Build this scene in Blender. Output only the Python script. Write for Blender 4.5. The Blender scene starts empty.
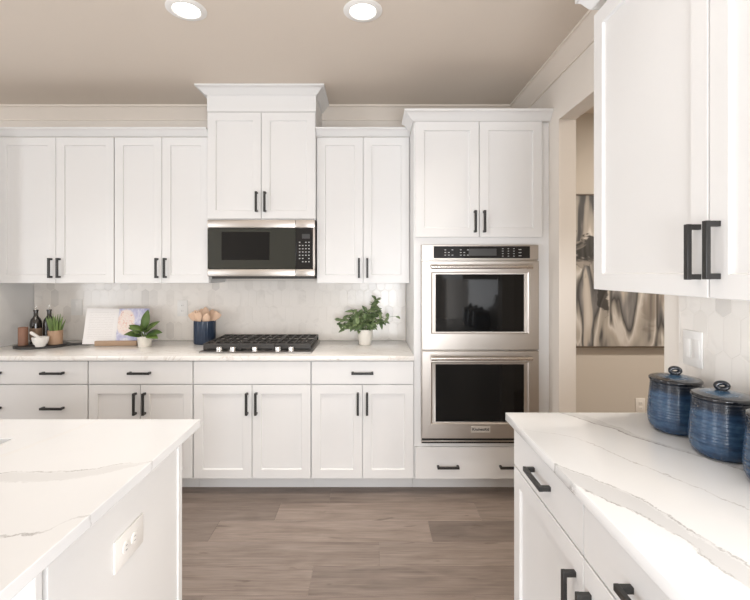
import bpy, bmesh, math, random
from mathutils import Vector, Matrix, noise as mnoise

PI = math.pi
scene = bpy.context.scene
col = scene.collection

# ------------------------------------------------------------------ camera, light, exposure
cam_data = bpy.data.cameras.new('camera')
cam = bpy.data.objects.new('camera', cam_data)
col.objects.link(cam)
cam.location = (0.0, 0.0, 1.46)
cam.rotation_euler = (PI / 2, 0, 0)
cam_data.sensor_width = 36.0
cam_data.lens = 36.0 * 434.0 / 750.0
cam_data.shift_x = 5.0 / 750.0
cam_data.shift_y = -27.8 / 750.0
cam_data.clip_start = 0.05
scene.camera = cam

scene.view_settings.view_transform = 'Standard'
scene.view_settings.look = 'None'
scene.view_settings.gamma = 1.0
scene.view_settings.use_curve_mapping = False
scene.view_settings.exposure = -0.25

world = bpy.data.worlds.new('world')
scene.world = world
world.use_nodes = True
wb = world.node_tree.nodes['Background']
wb.inputs['Color'].default_value = (0.80, 0.90, 1.0, 1)
wb.inputs['Strength'].default_value = 0.7


def area(name, loc, rot, sx, sy, power, color, spread=PI):
    d = bpy.data.lights.new(name, 'AREA')
    d.shape = 'RECTANGLE'
    d.size, d.size_y = sx, sy
    d.energy = power
    d.color = color
    d.spread = spread
    o = bpy.data.objects.new(name, d)
    col.objects.link(o)
    o.location = loc
    o.rotation_euler = rot
    return o


# daylight through the rear windows and the left-hand windows
DAY = (0.965, 0.995, 1.035)
area('window_daylight', (-.05, -4.05, 1.3), (PI / 2, 0, 0), 2.1, 2.2, 12, DAY)
area('window_daylight', (-4.9, -4.05, 1.3), (PI / 2, 0, 0), 1.2, 2.2, 6, DAY)
for wy, pw in ((-2.2, 125), (2.4, 50)):
    area('window_daylight', (-5.55, wy, 1.45), (PI / 2, 0, -PI / 2), 1.7, 1.9, pw, DAY)
# added fill lights behind the viewer: one frontal, one aimed up at the ceiling
area('front_fill_light', (.4, -1.2, 1.0), (PI / 2, 0, 0), 1.1, 1.2, 76, DAY)
area('bounce_fill_light', (-1.3, -.9, 1.75), (PI, 0, 0), 3.4, 2.6, 68, DAY)
# recessed lamps: position, power; the last is added to brighten the right counter
CAN_XY = [(-0.918, 2.17, 3.6), (-0.036, 2.18, 3.6), (-1.85, 2.18, 3.6), (-0.036, 0.6, 1.2), (.30, 1.15, 1.2)]


# ------------------------------------------------------------------ helpers
class MB:
    """collects shapes into one mesh"""

    def __init__(self):
        self.bm = bmesh.new()

    def box(self, x0, x1, y0, y1, z0, z1, bev=0.0, seg=2, mat=None):
        b = bmesh.new()
        bmesh.ops.create_cube(b, size=1.0)
        for v in b.verts:
            v.co = Vector((x0 + (v.co.x + .5) * (x1 - x0), y0 + (v.co.y + .5) * (y1 - y0), z0 + (v.co.z + .5) * (z1 - z0)))
        if bev > 0:
            bmesh.ops.bevel(b, geom=list(b.edges), offset=bev, segments=seg, affect='EDGES', profile=0.5)
        if mat is not None:
            b.transform(mat)
        self._merge(b)
        return self

    def _merge(self, b):
        me = bpy.data.meshes.new('tmp')
        b.to_mesh(me)
        b.free()
        self.bm.from_mesh(me)
        bpy.data.meshes.remove(me)

    def lathe(self, prof, n=32, center=(0, 0, 0), mat=None):
        b = bmesh.new()
        rings = []
        for r, z in prof:
            if r < 1e-6:
                rings.append([b.verts.new((0, 0, z))])
            else:
                rings.append([b.verts.new((r * math.cos(2 * PI * i / n), r * math.sin(2 * PI * i / n), z)) for i in range(n)])
        for a, c in zip(rings, rings[1:]):
            for i in range(n):
                j = (i + 1) % n
                if len(a) == 1 and len(c) == 1:
                    continue
                if len(a) == 1:
                    b.faces.new((a[0], c[j], c[i]))
                elif len(c) == 1:
                    b.faces.new((a[i], a[j], c[0]))
                else:
                    b.faces.new((a[i], a[j], c[j], c[i]))
        bmesh.ops.recalc_face_normals(b, faces=b.faces)
        if mat is not None:
            b.transform(mat)
        b.transform(Matrix.Translation(center))
        self._merge(b)
        return self

    def tube(self, pts, r, n=10, closed=False, flat=1.0):
        """r: radius or list of radii"""
        pts = [Vector(p) for p in pts]
        b = bmesh.new()
        rings = []
        m = len(pts)
        up0 = None
        for i, p in enumerate(pts):
            if closed:
                t = (pts[(i + 1) % m] - pts[i - 1]).normalized()
            else:
                t = (pts[min(i + 1, m - 1)] - pts[max(i - 1, 0)]).normalized()
            if up0 is None:
                up0 = Vector((0, 0, 1)) if abs(t.z) < 0.9 else Vector((0, 1, 0))
            u = t.cross(up0)
            if u.length < 1e-4:
                u = t.cross(Vector((1, 0, 0)))
            u.normalize()
            w = u.cross(t).normalized()
            up0 = w
            rr = r[i] if isinstance(r, (list, tuple)) else r
            rings.append([b.verts.new(p + (u * math.cos(2 * PI * k / n) * rr + w * math.sin(2 * PI * k / n) * rr * flat)) for k in range(n)])
        last = m if closed else m - 1
        for i in range(last):
            a, c = rings[i], rings[(i + 1) % m]
            for k in range(n):
                b.faces.new((a[k], a[(k + 1) % n], c[(k + 1) % n], c[k]))
        if not closed:
            b.faces.new(rings[0])
            b.faces.new(rings[-1])
        bmesh.ops.recalc_face_normals(b, faces=b.faces)
        self._merge(b)
        return self

    def poly(self, pts):
        self.bm.faces.new([self.bm.verts.new(p) for p in pts])
        return self

    def prism(self, outline, z0, z1, bev=0.0):
        b = bmesh.new()
        lo = [b.verts.new((x, y, z0)) for x, y in outline]
        hi = [b.verts.new((x, y, z1)) for x, y in outline]
        b.faces.new(lo[::-1])
        b.faces.new(hi)
        n = len(outline)
        for i in range(n):
            b.faces.new((lo[i], lo[(i + 1) % n], hi[(i + 1) % n], hi[i]))
        bmesh.ops.recalc_face_normals(b, faces=b.faces)
        if bev > 0:
            ed = [e for e in b.edges if abs(e.verts[0].co.z - e.verts[1].co.z) < 1e-6]
            bmesh.ops.bevel(b, geom=ed, offset=bev, segments=2, affect='EDGES', profile=0.5)
        self._merge(b)
        return self

    def sweep(self, path, profile, z):
        """sweep profile [(out, dz)] along an open xy path; outwards is to the right of the travel direction"""
        b = bmesh.new()
        P = [Vector((x, y)) for x, y in path]
        N = []
        for a, c in zip(P, P[1:]):
            d = (c - a).normalized()
            N.append(Vector((d.y, -d.x)))
        rings = []
        for i, p in enumerate(P):
            if i == 0:
                m = N[0]
            elif i == len(P) - 1:
                m = N[-1]
            else:
                m = (N[i - 1] + N[i])
                m = m / max(0.2, (1 + N[i - 1].dot(N[i])))
            rings.append([b.verts.new((p.x + m.x * o, p.y + m.y * o, z + dz)) for o, dz in profile])
        k = len(profile)
        for a, c in zip(rings, rings[1:]):
            for i in range(k):
                b.faces.new((a[i], a[(i + 1) % k], c[(i + 1) % k], c[i]))
        b.faces.new(rings[0])
        b.faces.new(rings[-1])
        bmesh.ops.recalc_face_normals(b, faces=b.faces)
        self._merge(b)
        return self

    def build(self, name, mat, parent=None, smooth=35, loc=None):
        me = bpy.data.meshes.new(name)
        self.bm.to_mesh(me)
        self.bm.free()
        if mat:
            me.materials.append(mat)
        if smooth:
            for p in me.polygons:
                p.use_smooth = True
            me.set_sharp_from_angle(angle=math.radians(smooth))
        o = bpy.data.objects.new(name, me)
        col.objects.link(o)
        if parent:
            o.parent = parent
        if loc:
            o.location = loc
        return o


def tag(o, label, cat, group=None):
    o['label'] = label
    o['category'] = cat
    if group:
        o['group'] = group
    return o


def thing(name, label, cat, loc=(0, 0, 0), rz=0.0, group=None):
    o = bpy.data.objects.new(name, None)
    o.empty_display_size = 0.1
    col.objects.link(o)
    o.location = loc
    o.rotation_euler = (0, 0, rz)
    return tag(o, label, cat, group)


def struct(o):
    o['kind'] = 'structure'
    return o


def copy_tree(o, parent=None):
    c = o.copy()
    col.objects.link(c)
    if parent:
        c.parent = parent
    for ch in list(o.children):
        copy_tree(ch, c)
    return c


# ------------------------------------------------------------------ materials
def new_mat(name):
    m = bpy.data.materials.new(name)
    m.use_nodes = True
    return m, m.node_tree, m.node_tree.nodes['Principled BSDF']


class NT:
    def __init__(self, nt):
        self.nt = nt

    def n(self, t, **kw):
        x = self.nt.nodes.new(t)
        for k, v in kw.items():
            setattr(x, k, v)
        return x

    def put(self, sock, v):
        if hasattr(v, 'is_linked') or isinstance(v, bpy.types.NodeSocket):
            self.nt.links.new(v, sock)
        else:
            sock.default_value = v

    def math(self, op, a, b=0.0, clamp=False):
        x = self.n('ShaderNodeMath', operation=op, use_clamp=clamp)
        self.put(x.inputs[0], a)
        self.put(x.inputs[1], b)
        return x.outputs[0]

    def rng(self, v, a, b, c=0.0, d=1.0, smooth=True):
        x = self.n('ShaderNodeMapRange')
        x.interpolation_type = 'SMOOTHSTEP' if smooth else 'LINEAR'
        self.put(x.inputs['Value'], v)
        x.inputs['From Min'].default_value = a
        x.inputs['From Max'].default_value = b
        x.inputs['To Min'].default_value = c
        x.inputs['To Max'].default_value = d
        return x.outputs['Result']

    def mix(self, f, a, b):
        x = self.n('ShaderNodeMix', data_type='RGBA')
        self.put(x.inputs[0], f)
        self.put(x.inputs[6], a)
        self.put(x.inputs[7], b)
        return x.outputs[2]

    def noise(self, vec, scale, detail=3.0, rough=0.5, dist=0.0):
        x = self.n('ShaderNodeTexNoise')
        if vec is not None:
            self.nt.links.new(vec, x.inputs['Vector'])
        x.inputs['Scale'].default_value = scale
        x.inputs['Detail'].default_value = detail
        x.inputs['Roughness'].default_value = rough
        x.inputs['Distortion'].default_value = dist
        return x.outputs[0]

    def ramp(self, f, stops):
        x = self.n('ShaderNodeValToRGB')
        self.nt.links.new(f, x.inputs[0])
        e = x.color_ramp.elements
        while len(e) < len(stops):
            e.new(0.5)
        for el, (p, c) in zip(e, stops):
            el.position = p
            el.color = c
        return x.outputs[0]

    def objco(self):
        return self.n('ShaderNodeTexCoord').outputs['Object']

    def mapping(self, vec, scale=(1, 1, 1), loc=(0, 0, 0), rot=(0, 0, 0)):
        x = self.n('ShaderNodeMapping')
        self.nt.links.new(vec, x.inputs[0])
        x.inputs['Location'].default_value = loc
        x.inputs['Rotation'].default_value = rot
        x.inputs['Scale'].default_value = scale
        return x.outputs[0]

    def bump(self, h, strength=0.1, dist=0.01):
        x = self.n('ShaderNodeBump')
        x.inputs['Strength'].default_value = strength
        x.inputs['Distance'].default_value = dist
        self.nt.links.new(h, x.inputs['Height'])
        return x.outputs[0]


def c4(r, g, b):
    return (r, g, b, 1.0)


def srgb(r, g, b):
    def f(v):
        v /= 255.0
        return v / 12.92 if v <= 0.04045 else ((v + 0.055) / 1.055) ** 2.4
    return (f(r), f(g), f(b), 1.0)


def plain(name, color, rough=0.5, metal=0.0, var=0.03, scale=6.0, spec=None, coat=0.0, bump=0.0, bump_scale=200.0):
    """solid colour with a slight procedural mottling of its own"""
    m, nt, bs = new_mat(name)
    N = NT(nt)
    co = N.objco()
    f = N.noise(co, scale, 3)
    lo = tuple(max(0, c * (1 - var)) for c in color[:3]) + (1,)
    hi = tuple(min(1, c * (1 + var)) for c in color[:3]) + (1,)
    nt.links.new(N.mix(f, lo, hi), bs.inputs['Base Color'])
    bs.inputs['Roughness'].default_value = rough
    bs.inputs['Metallic'].default_value = metal
    if spec is not None:
        bs.inputs['Specular IOR Level'].default_value = spec
    bs.inputs['Coat Weight'].default_value = coat
    if bump:
        nt.links.new(N.bump(N.noise(co, bump_scale, 2), bump, 0.002), bs.inputs['Normal'])
    return m


def emissive(name, color, strength):
    m, nt, bs = new_mat(name)
    bs.inputs['Base Color'].default_value = color
    bs.inputs['Emission Color'].default_value = color
    bs.inputs['Emission Strength'].default_value = strength
    return m


M = {}
M['cabinet'] = plain('white_cabinet_paint', c4(.80, .795, .787), 0.38, var=.008)
M['wall'] = plain('warm_wall_paint', c4(.82, .765, .70), 0.75, var=.01, bump=.08)
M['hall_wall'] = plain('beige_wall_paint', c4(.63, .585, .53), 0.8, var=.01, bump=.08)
M['ceiling'] = plain('ceiling_paint', c4(.725, .640, .555), 0.85, var=.01, bump=.08)
M['trim'] = plain('trim_paint', c4(.80, .725, .645), 0.5, var=.01)
M['black'] = plain('matte_black_metal', c4(.022, .021, .020), 0.42, var=.1)
M['gap'] = plain('grey_oven_body', c4(.45, .43, .41), 0.8)  # grey of the oven body behind the doors
M['plate'] = plain('white_plastic', c4(.84, .82, .79), 0.35, var=.005)
M['slot'] = plain('dark_slot', c4(.05, .05, .05), 0.6)
M['slot_grey'] = plain('grey_slot', c4(.38, .37, .36), 0.6)
M['iron'] = plain('cast_iron', c4(.050, .046, .043), 0.55, var=.25, scale=60, bump=.2)
M['chrome'] = plain('polished_knob_metal', c4(.75, .73, .70), 0.2, 1.0)
M['pot'] = plain('cream_ceramic', c4(.80, .76, .69), 0.45, var=.03)
M['soil'] = plain('dark_soil', c4(.05, .035, .025), 0.95, var=.5, scale=80)
M['stem'] = plain('green_stem', c4(.14, .20, .06), 0.6, var=.2)
M['marble'] = plain('white_marble', c4(.80, .78, .75), 0.35, var=.06, scale=25)
M['bottle'] = plain('dark_amber_glass', c4(.018, .013, .010), 0.12, var=.2, coat=.5)
M['paper_label'] = plain('brown_label', c4(.28, .19, .13), 0.7, var=.15, scale=60)
M['slate'] = plain('black_stained_wood', c4(.03, .028, .027), 0.45, var=.4, scale=30)
M['page'] = plain('white_page', c4(.86, .85, .85), 0.7, var=.01)
M['glass_black'] = plain('black_oven_glass', c4(.030, .032, .026), 0.06, var=.05, spec=.45)
M['window_black'] = plain('dark_oven_window', c4(.006, .006, .006), 0.05, var=.05, spec=.28)
M['panel_black'] = plain('black_control_glass', c4(.012, .012, .012), 0.12, spec=.4)
M['legend'] = plain('pale_button_print', c4(.5, .5, .5), 0.5)
M['lcd'] = plain('grey_display', c4(.05, .05, .05), 0.3)
M['can_trim'] = plain('white_light_trim', c4(.85, .83, .80), 0.5)
M['can_lens'] = emissive('lit_lens', c4(1.0, .97, .92), 6.0)
M['sink'] = plain('grey_composite_sink', c4(.30, .29, .26), 0.35, var=.08, scale=50)
M['badge'] = plain('light_badge', c4(.66, .63, .59), 0.4, .6)
M['frame_dark'] = plain('bronze_frame', c4(.13, .10, .075), 0.5, var=.1)


def stainless(name='brushed_stainless', vertical=False, color=c4(.53, .49, .45), rough=.36):
    m, nt, bs = new_mat(name)
    N = NT(nt)
    co = N.mapping(N.objco(), (.6, .6, 420) if not vertical else (420, 420, .6))
    f = N.noise(co, 3.0, 4, .6)
    nt.links.new(N.mix(f, tuple(c * .97 for c in color[:3]) + (1,), tuple(min(1, c * 1.03) for c in color[:3]) + (1,)), bs.inputs['Base Color'])
    nt.links.new(N.rng(f, .2, .8, rough - .03, rough + .04), bs.inputs['Roughness'])
    bs.inputs['Metallic'].default_value = 1.0
    return m


M['steel'] = stainless()
M['steel_dark'] = stainless('dark_stainless', color=c4(.24, .225, .21))
M['steel_bright'] = plain('satin_steel_bar', c4(.72, .68, .63), 0.22, 1.0)


def wood(name, light, dark, axis_scale, rough=.5):
    m, nt, bs = new_mat(name)
    N = NT(nt)
    co = N.mapping(N.objco(), axis_scale)
    f = N.noise(co, 5.0, 5, .6, .6)
    nt.links.new(N.mix(f, light, dark), bs.inputs['Base Color'])
    bs.inputs['Roughness'].default_value = rough
    return m


M['spoon_wood'] = wood('pale_beech_wood', c4(.80, .58, .42), c4(.64, .43, .30), (8, 8, 1))
M['ledge_wood'] = wood('tan_wood', c4(.50, .36, .25), c4(.38, .25, .16), (1, 8, 8))
M['cup_wood'] = wood('copper_brown_wood', c4(.34, .18, .12), c4(.22, .11, .07), (6, 6, 1))
M['pot_wood'] = wood('tan_wooden_pot', c4(.52, .35, .23), c4(.36, .22, .14), (6, 6, 1))


def leaf_mat(name, a, b, scale=18):
    m, nt, bs = new_mat(name)
    N = NT(nt)
    g = N.n('ShaderNodeNewGeometry')
    r = g.outputs['Random Per Island']
    f = N.noise(N.objco(), scale, 2)
    k = N.math('ADD', N.math('MULTIPLY', r, .7), N.math('MULTIPLY', f, .3))
    nt.links.new(N.mix(k, a, b), bs.inputs['Base Color'])
    bs.inputs['Roughness'].default_value = .42
    return m


M['leaf_dark'] = leaf_mat('broad_green_leaf', c4(.045, .095, .02), c4(.15, .23, .05))
M['leaf_vine'] = leaf_mat('vine_leaf', c4(.075, .135, .05), c4(.30, .38, .18))
M['leaf_aloe'] = leaf_mat('succulent_leaf', c4(.10, .17, .04), c4(.22, .32, .10))


def floor_mat():
    m, nt, bs = new_mat('grey_brown_plank_floor')
    N = NT(nt)
    at = N.n('ShaderNodeAttribute', attribute_name='tone')
    tone = at.outputs['Fac']
    shift = N.n('ShaderNodeCombineXYZ')
    nt.links.new(N.math('MULTIPLY', tone, 37.0), shift.inputs[0])
    nt.links.new(N.math('MULTIPLY', tone, 91.0), shift.inputs[2])
    add = N.n('ShaderNodeVectorMath', operation='ADD')
    nt.links.new(N.objco(), add.inputs[0])
    nt.links.new(shift.outputs[0], add.inputs[1])
    co = add.outputs[0]
    g1 = N.noise(N.mapping(co, (1.1, 11, 1)), 2.2, 5, .6, .8)
    g2 = N.noise(N.mapping(co, (2.5, 70, 1)), 2.0, 4, .6, .2)
    big = N.noise(N.mapping(co, (1.6, 4.5, 1)), 1.6, 3, .5, 1.2)
    knot = N.noise(N.mapping(co, (3.0, 14, 1)), 1.9, 2, .5, .5)
    f = N.math('ADD', N.math('MULTIPLY', g1, .42), N.math('ADD', N.math('MULTIPLY', g2, .38), N.math('MULTIPLY', big, .25)))
    base = N.ramp(N.rng(f, .36, .70, 0, 1, False), [(0.0, c4(.135, .102, .084)), (.5, c4(.225, .178, .150)), (1.0, c4(.31, .252, .216))])
    hsv = N.n('ShaderNodeHueSaturation')
    nt.links.new(base, hsv.inputs['Color'])
    nt.links.new(N.rng(tone, 0, 1, .74, 1.28, False), hsv.inputs['Value'])
    kn = N.rng(knot, .66, .76)
    nt.links.new(N.mix(N.math('MULTIPLY', kn, .55), hsv.outputs[0], c4(.09, .062, .046)), bs.inputs['Base Color'])
    nt.links.new(N.rng(g2, .3, .7, .36, .50), bs.inputs['Roughness'])
    nt.links.new(N.bump(g2, .06, .002), bs.inputs['Normal'])
    return m


M['floor'] = floor_mat()


def tile_mat():
    m, nt, bs = new_mat('marbled_picket_tile')
    N = NT(nt)
    g = N.n('ShaderNodeNewGeometry')
    r = g.outputs['Random Per Island']
    off = N.n('ShaderNodeCombineXYZ')
    nt.links.new(N.math('MULTIPLY', r, 53.0), off.inputs[0])
    nt.links.new(N.math('MULTIPLY', r, 17.0), off.inputs[1])
    add = N.n('ShaderNodeVectorMath', operation='ADD')
    nt.links.new(N.objco(), add.inputs[0])
    nt.links.new(off.outputs[0], add.inputs[1])
    f = N.noise(add.outputs[0], 7.0, 4, .55, 1.0)
    tone = N.ramp(r, [(0.0, c4(.90, .855, .80)), (.7, c4(.875, .83, .775)), (.93, c4(.83, .785, .73)), (1.0, c4(.75, .71, .665))])
    nt.links.new(N.mix(N.rng(f, .52, .74, 0, .45), tone, c4(.70, .66, .61)), bs.inputs['Base Color'])
    bs.inputs['Roughness'].default_value = .22
    return m


M['tile'] = tile_mat()
M['grout'] = plain('pale_grout', c4(.87, .82, .765), 0.85)


def quartz(name, veins, base=c4(.85, .855, .855), generic=0.0, warm=False):
    """white quartz; each vein is a band between two curves t_lo(s), t_hi(s)"""
    m, nt, bs = new_mat(name)
    N = NT(nt)
    co = N.objco()
    sep = N.n('ShaderNodeSeparateXYZ')
    nt.links.new(co, sep.inputs[0])
    X, Y = sep.outputs[0], sep.outputs[1]
    wob = N.math('MULTIPLY', N.math('SUBTRACT', N.noise(co, 26, 5, .7), .5), .034)
    fine = N.math('MULTIPLY', N.math('SUBTRACT', N.noise(co, 110, 4, .7), .5), .022)
    wobble = N.math('ADD', wob, fine)
    patch = N.rng(N.noise(co, 14, 4, .6), .36, .60, .3, 1.0)
    cloud = N.noise(co, 5.0, 4, .55, .8)
    colr = N.mix(N.rng(cloud, .45, .85, 0, .25), base, tuple(c * .93 for c in base[:3]) + (1,))
    for v in veins:
        s, t = (Y, X) if v['along'] == 'Y' else (X, Y)
        pts = sorted(v['pts'])
        s0, s1 = pts[0][0], pts[-1][0]
        ts = [p[1] for p in pts] + [p[2] for p in pts]
        t0, t1 = min(ts) - .02, max(ts) + .02
        sn = N.rng(s, s0, s1, 0, 1, False)

        def curve(idx):
            fc = N.n('ShaderNodeFloatCurve')
            nt.links.new(sn, fc.inputs['Value'])
            cu = fc.mapping.curves[0]
            vals = [((p[0] - s0) / (s1 - s0), (p[idx] - t0) / (t1 - t0)) for p in pts]
            while len(cu.points) < len(vals):
                cu.points.new(.5, .5)
            for cp, (a, b) in zip(cu.points, vals):
                cp.location = (a, b)
                cp.handle_type = 'AUTO'
            fc.mapping.update()
            return N.math('ADD', N.math('MULTIPLY', fc.outputs[0], t1 - t0), t0)
        tw = N.math('ADD', t, wobble)
        dlo = N.math('SUBTRACT', tw, curve(1))
        dhi = N.math('SUBTRACT', curve(2), tw)
        e = v.get('soft', .006)
        band = N.math('MULTIPLY', N.rng(dlo, 0, e), N.rng(dhi, 0, e * 2.0))
        rangem = N.math('MULTIPLY', N.rng(s, s0, s0 + .03), N.rng(s, s1 - .03, s1, 1, 0))
        band = N.math('MULTIPLY', band, rangem)
        colr = N.mix(N.math('MULTIPLY', band, v.get('fill', .5)), colr, v.get('fill_color', c4(.62, .62, .62)))
        for d, k in ((dlo, v.get('lo', .6)), (dhi, v.get('hi', .35))):
            if k <= 0:
                continue
            w = v.get('line', .005)
            ln = N.rng(N.math('ABSOLUTE', d), 0, w, 1, 0)
            ln = N.math('MULTIPLY', N.math('MULTIPLY', ln, rangem), N.math('MULTIPLY', patch, k))
            colr = N.mix(ln, colr, v.get('line_color', c4(.34, .33, .32)))
    if generic > 0:
        warp = N.noise(N.mapping(co, (1.2, 2.6, 1), rot=(0, 0, .5)), 1.7, 6, .6, 1.6)
        ln = N.rng(N.math('ABSOLUTE', N.math('SUBTRACT', warp, .5)), 0, .022, 1, 0)
        gc = c4(.52, .43, .36) if warm else c4(.55, .53, .51)
        colr = N.mix(N.math('MULTIPLY', N.math('MULTIPLY', ln, patch), generic), colr, gc)
    nt.links.new(colr, bs.inputs['Base Color'])
    bs.inputs['Roughness'].default_value = .16
    bs.inputs['Specular IOR Level'].default_value = .5
    return m


M['quartz_back'] = quartz('quartz_lit_warm', [], base=c4(.90, .875, .84), generic=.34, warm=True)  # warm light put into the base colour; brown veins are the stone's own
M['quartz_island'] = quartz('quartz_island', base=c4(.775, .78, .785), veins=[  # same stone as the right counter, base darkened to offset brighter light
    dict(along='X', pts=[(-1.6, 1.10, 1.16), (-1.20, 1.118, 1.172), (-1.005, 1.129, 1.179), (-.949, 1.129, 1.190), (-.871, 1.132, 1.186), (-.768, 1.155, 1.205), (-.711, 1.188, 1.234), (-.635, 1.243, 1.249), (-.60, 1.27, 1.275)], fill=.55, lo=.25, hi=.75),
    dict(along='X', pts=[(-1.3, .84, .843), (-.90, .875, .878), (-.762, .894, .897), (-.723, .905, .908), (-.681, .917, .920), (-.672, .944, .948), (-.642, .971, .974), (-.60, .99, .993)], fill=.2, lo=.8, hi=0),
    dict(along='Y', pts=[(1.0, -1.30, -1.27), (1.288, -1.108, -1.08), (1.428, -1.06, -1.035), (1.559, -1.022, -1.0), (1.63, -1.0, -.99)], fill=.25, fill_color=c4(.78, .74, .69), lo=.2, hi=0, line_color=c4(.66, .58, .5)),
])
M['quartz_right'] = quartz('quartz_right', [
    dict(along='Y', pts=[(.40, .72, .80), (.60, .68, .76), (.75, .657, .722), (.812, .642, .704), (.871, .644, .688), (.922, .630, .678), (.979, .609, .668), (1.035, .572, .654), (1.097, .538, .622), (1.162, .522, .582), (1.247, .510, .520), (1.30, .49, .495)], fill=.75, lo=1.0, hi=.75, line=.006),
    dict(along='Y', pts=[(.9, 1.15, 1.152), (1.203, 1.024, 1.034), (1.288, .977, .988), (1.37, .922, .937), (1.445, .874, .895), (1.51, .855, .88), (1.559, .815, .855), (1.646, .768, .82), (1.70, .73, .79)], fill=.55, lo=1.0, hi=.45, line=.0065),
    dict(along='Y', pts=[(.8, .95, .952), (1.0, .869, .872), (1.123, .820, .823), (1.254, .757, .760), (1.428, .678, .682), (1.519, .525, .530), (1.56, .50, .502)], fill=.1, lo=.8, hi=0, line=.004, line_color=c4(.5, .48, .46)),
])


def canister_mat():
    m, nt, bs = new_mat('blue_stoneware_glaze')
    N = NT(nt)
    co = N.objco()
    sep = N.n('ShaderNodeSeparateXYZ')
    nt.links.new(co, sep.inputs[0])
    z = sep.outputs[2]
    n1 = N.noise(N.mapping(co, (9, 9, 60)), 1.0, 4, .6, .4)
    n2 = N.noise(co, 60, 3, .6)
    k = N.math('ADD', N.math('MULTIPLY', n1, .75), N.math('MULTIPLY', n2, .25))
    c = N.ramp(N.rng(k, .3, .7, 0, 1, False), [(0.0, c4(.010, .020, .045)), (.45, c4(.022, .052, .105)), (1.0, c4(.055, .108, .175))])
    top = N.rng(N.math('ADD', z, N.math('MULTIPLY', N.math('SUBTRACT', n2, .5), .03)), .128, .152)
    nt.links.new(N.mix(N.math('MULTIPLY', top, .85), c, c4(.010, .011, .015)), bs.inputs['Base Color'])
    bs.inputs['Roughness'].default_value = .24
    bs.inputs['Coat Weight'].default_value = .15
    bs.inputs['Coat Roughness'].default_value = .05
    return m


M['canister'] = canister_mat()
M['canister_dark'] = plain('near_black_glaze', c4(.012, .014, .02), 0.12, var=.4, scale=40, coat=.4)


def lid_mat():
    m, nt, bs = new_mat('blue_black_lid_glaze')
    N = NT(nt)
    co = N.objco()
    sep = N.n('ShaderNodeSeparateXYZ')
    nt.links.new(co, sep.inputs[0])
    r = N.math('SQRT', N.math('ADD', N.math('POWER', sep.outputs[0], 2.0), N.math('POWER', sep.outputs[1], 2.0)))
    n = N.noise(co, 45, 4, .6)
    edge = N.rng(N.math('ADD', r, N.math('MULTIPLY', N.math('SUBTRACT', n, .5), .02)), .044, .064)
    nt.links.new(N.mix(edge, N.mix(n, c4(.03, .075, .14), c4(.07, .13, .20)), c4(.010, .011, .015)), bs.inputs['Base Color'])
    bs.inputs['Roughness'].default_value = .1
    bs.inputs['Coat Weight'].default_value = .4
    return m


M['lid'] = lid_mat()
M['crock'] = plain('navy_crock_glaze', c4(.026, .042, .075), 0.3, var=.4, scale=30)


def painting_mat():
    m, nt, bs = new_mat('abstract_canvas')
    N = NT(nt)
    co = N.objco()
    sep = N.n('ShaderNodeSeparateXYZ')
    nt.links.new(co, sep.inputs[0])
    X, Z = sep.outputs[0], sep.outputs[2]
    warp = N.noise(co, 2.6, 3, .5)
    strokes = N.noise(N.mapping(co, (3.0, 1, .8), rot=(0, .18, 0)), 1.9, 2.5, .45, .45)
    brush = N.noise(N.mapping(co, (26, 1, 2.2), rot=(0, .18, 0)), 1.5, 3, .6, .2)
    sv = N.math('ADD', strokes, N.math('MULTIPLY', N.math('SUBTRACT', brush, .5), .05))
    base = N.ramp(sv, [(.28, c4(.03, .029, .029)), (.37, c4(.08, .078, .08)), (.415, c4(.34, .315, .285)), (.47, c4(.46, .42, .375)), (.51, c4(.66, .63, .60)), (.54, c4(.34, .315, .285)), (.58, c4(.06, .058, .06)), (.63, c4(.24, .232, .23)), (.66, c4(.50, .455, .405)), (.76, c4(.62, .58, .54))]) 
    dark2 = N.noise(N.mapping(co, (2.0, 1, 3.2), rot=(0, -.6, 0)), 2.4, 3, .5, .8)

    def blob(cx, cz, rx, rz):
        wx = N.math('ADD', X, N.math('MULTIPLY', N.math('SUBTRACT', warp, .5), .25))
        wz = N.math('ADD', Z, N.math('MULTIPLY', N.math('SUBTRACT', dark2, .5), .5))
        a = N.math('POWER', N.math('DIVIDE', N.math('SUBTRACT', wx, cx), rx), 2.0)
        b = N.math('POWER', N.math('DIVIDE', N.math('SUBTRACT', wz, cz), rz), 2.0)
        return N.rng(N.math('ADD', a, b), .55, 1.1, 1, 0)
    # local origin: bottom-left corner of the canvas
    c = N.mix(N.math('MULTIPLY', blob(.22, .80, .20, .13), .93), base, N.mix(N.rng(dark2, .45, .6), c4(.02, .019, .018), c4(.32, .29, .26)))
    c = N.mix(N.math('MULTIPLY', blob(.40, .40, .045, .09), .9), c, c4(.03, .028, .027))
    c = N.mix(N.math('MULTIPLY', blob(.80, .45, .10, .30), .5), c, c4(.16, .13, .11))
    nt.links.new(c, bs.inputs['Base Color'])
    bs.inputs['Roughness'].default_value = .6
    nt.links.new(N.bump(strokes, .2, .004), bs.inputs['Normal'])
    return m


M['painting'] = painting_mat()


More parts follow.
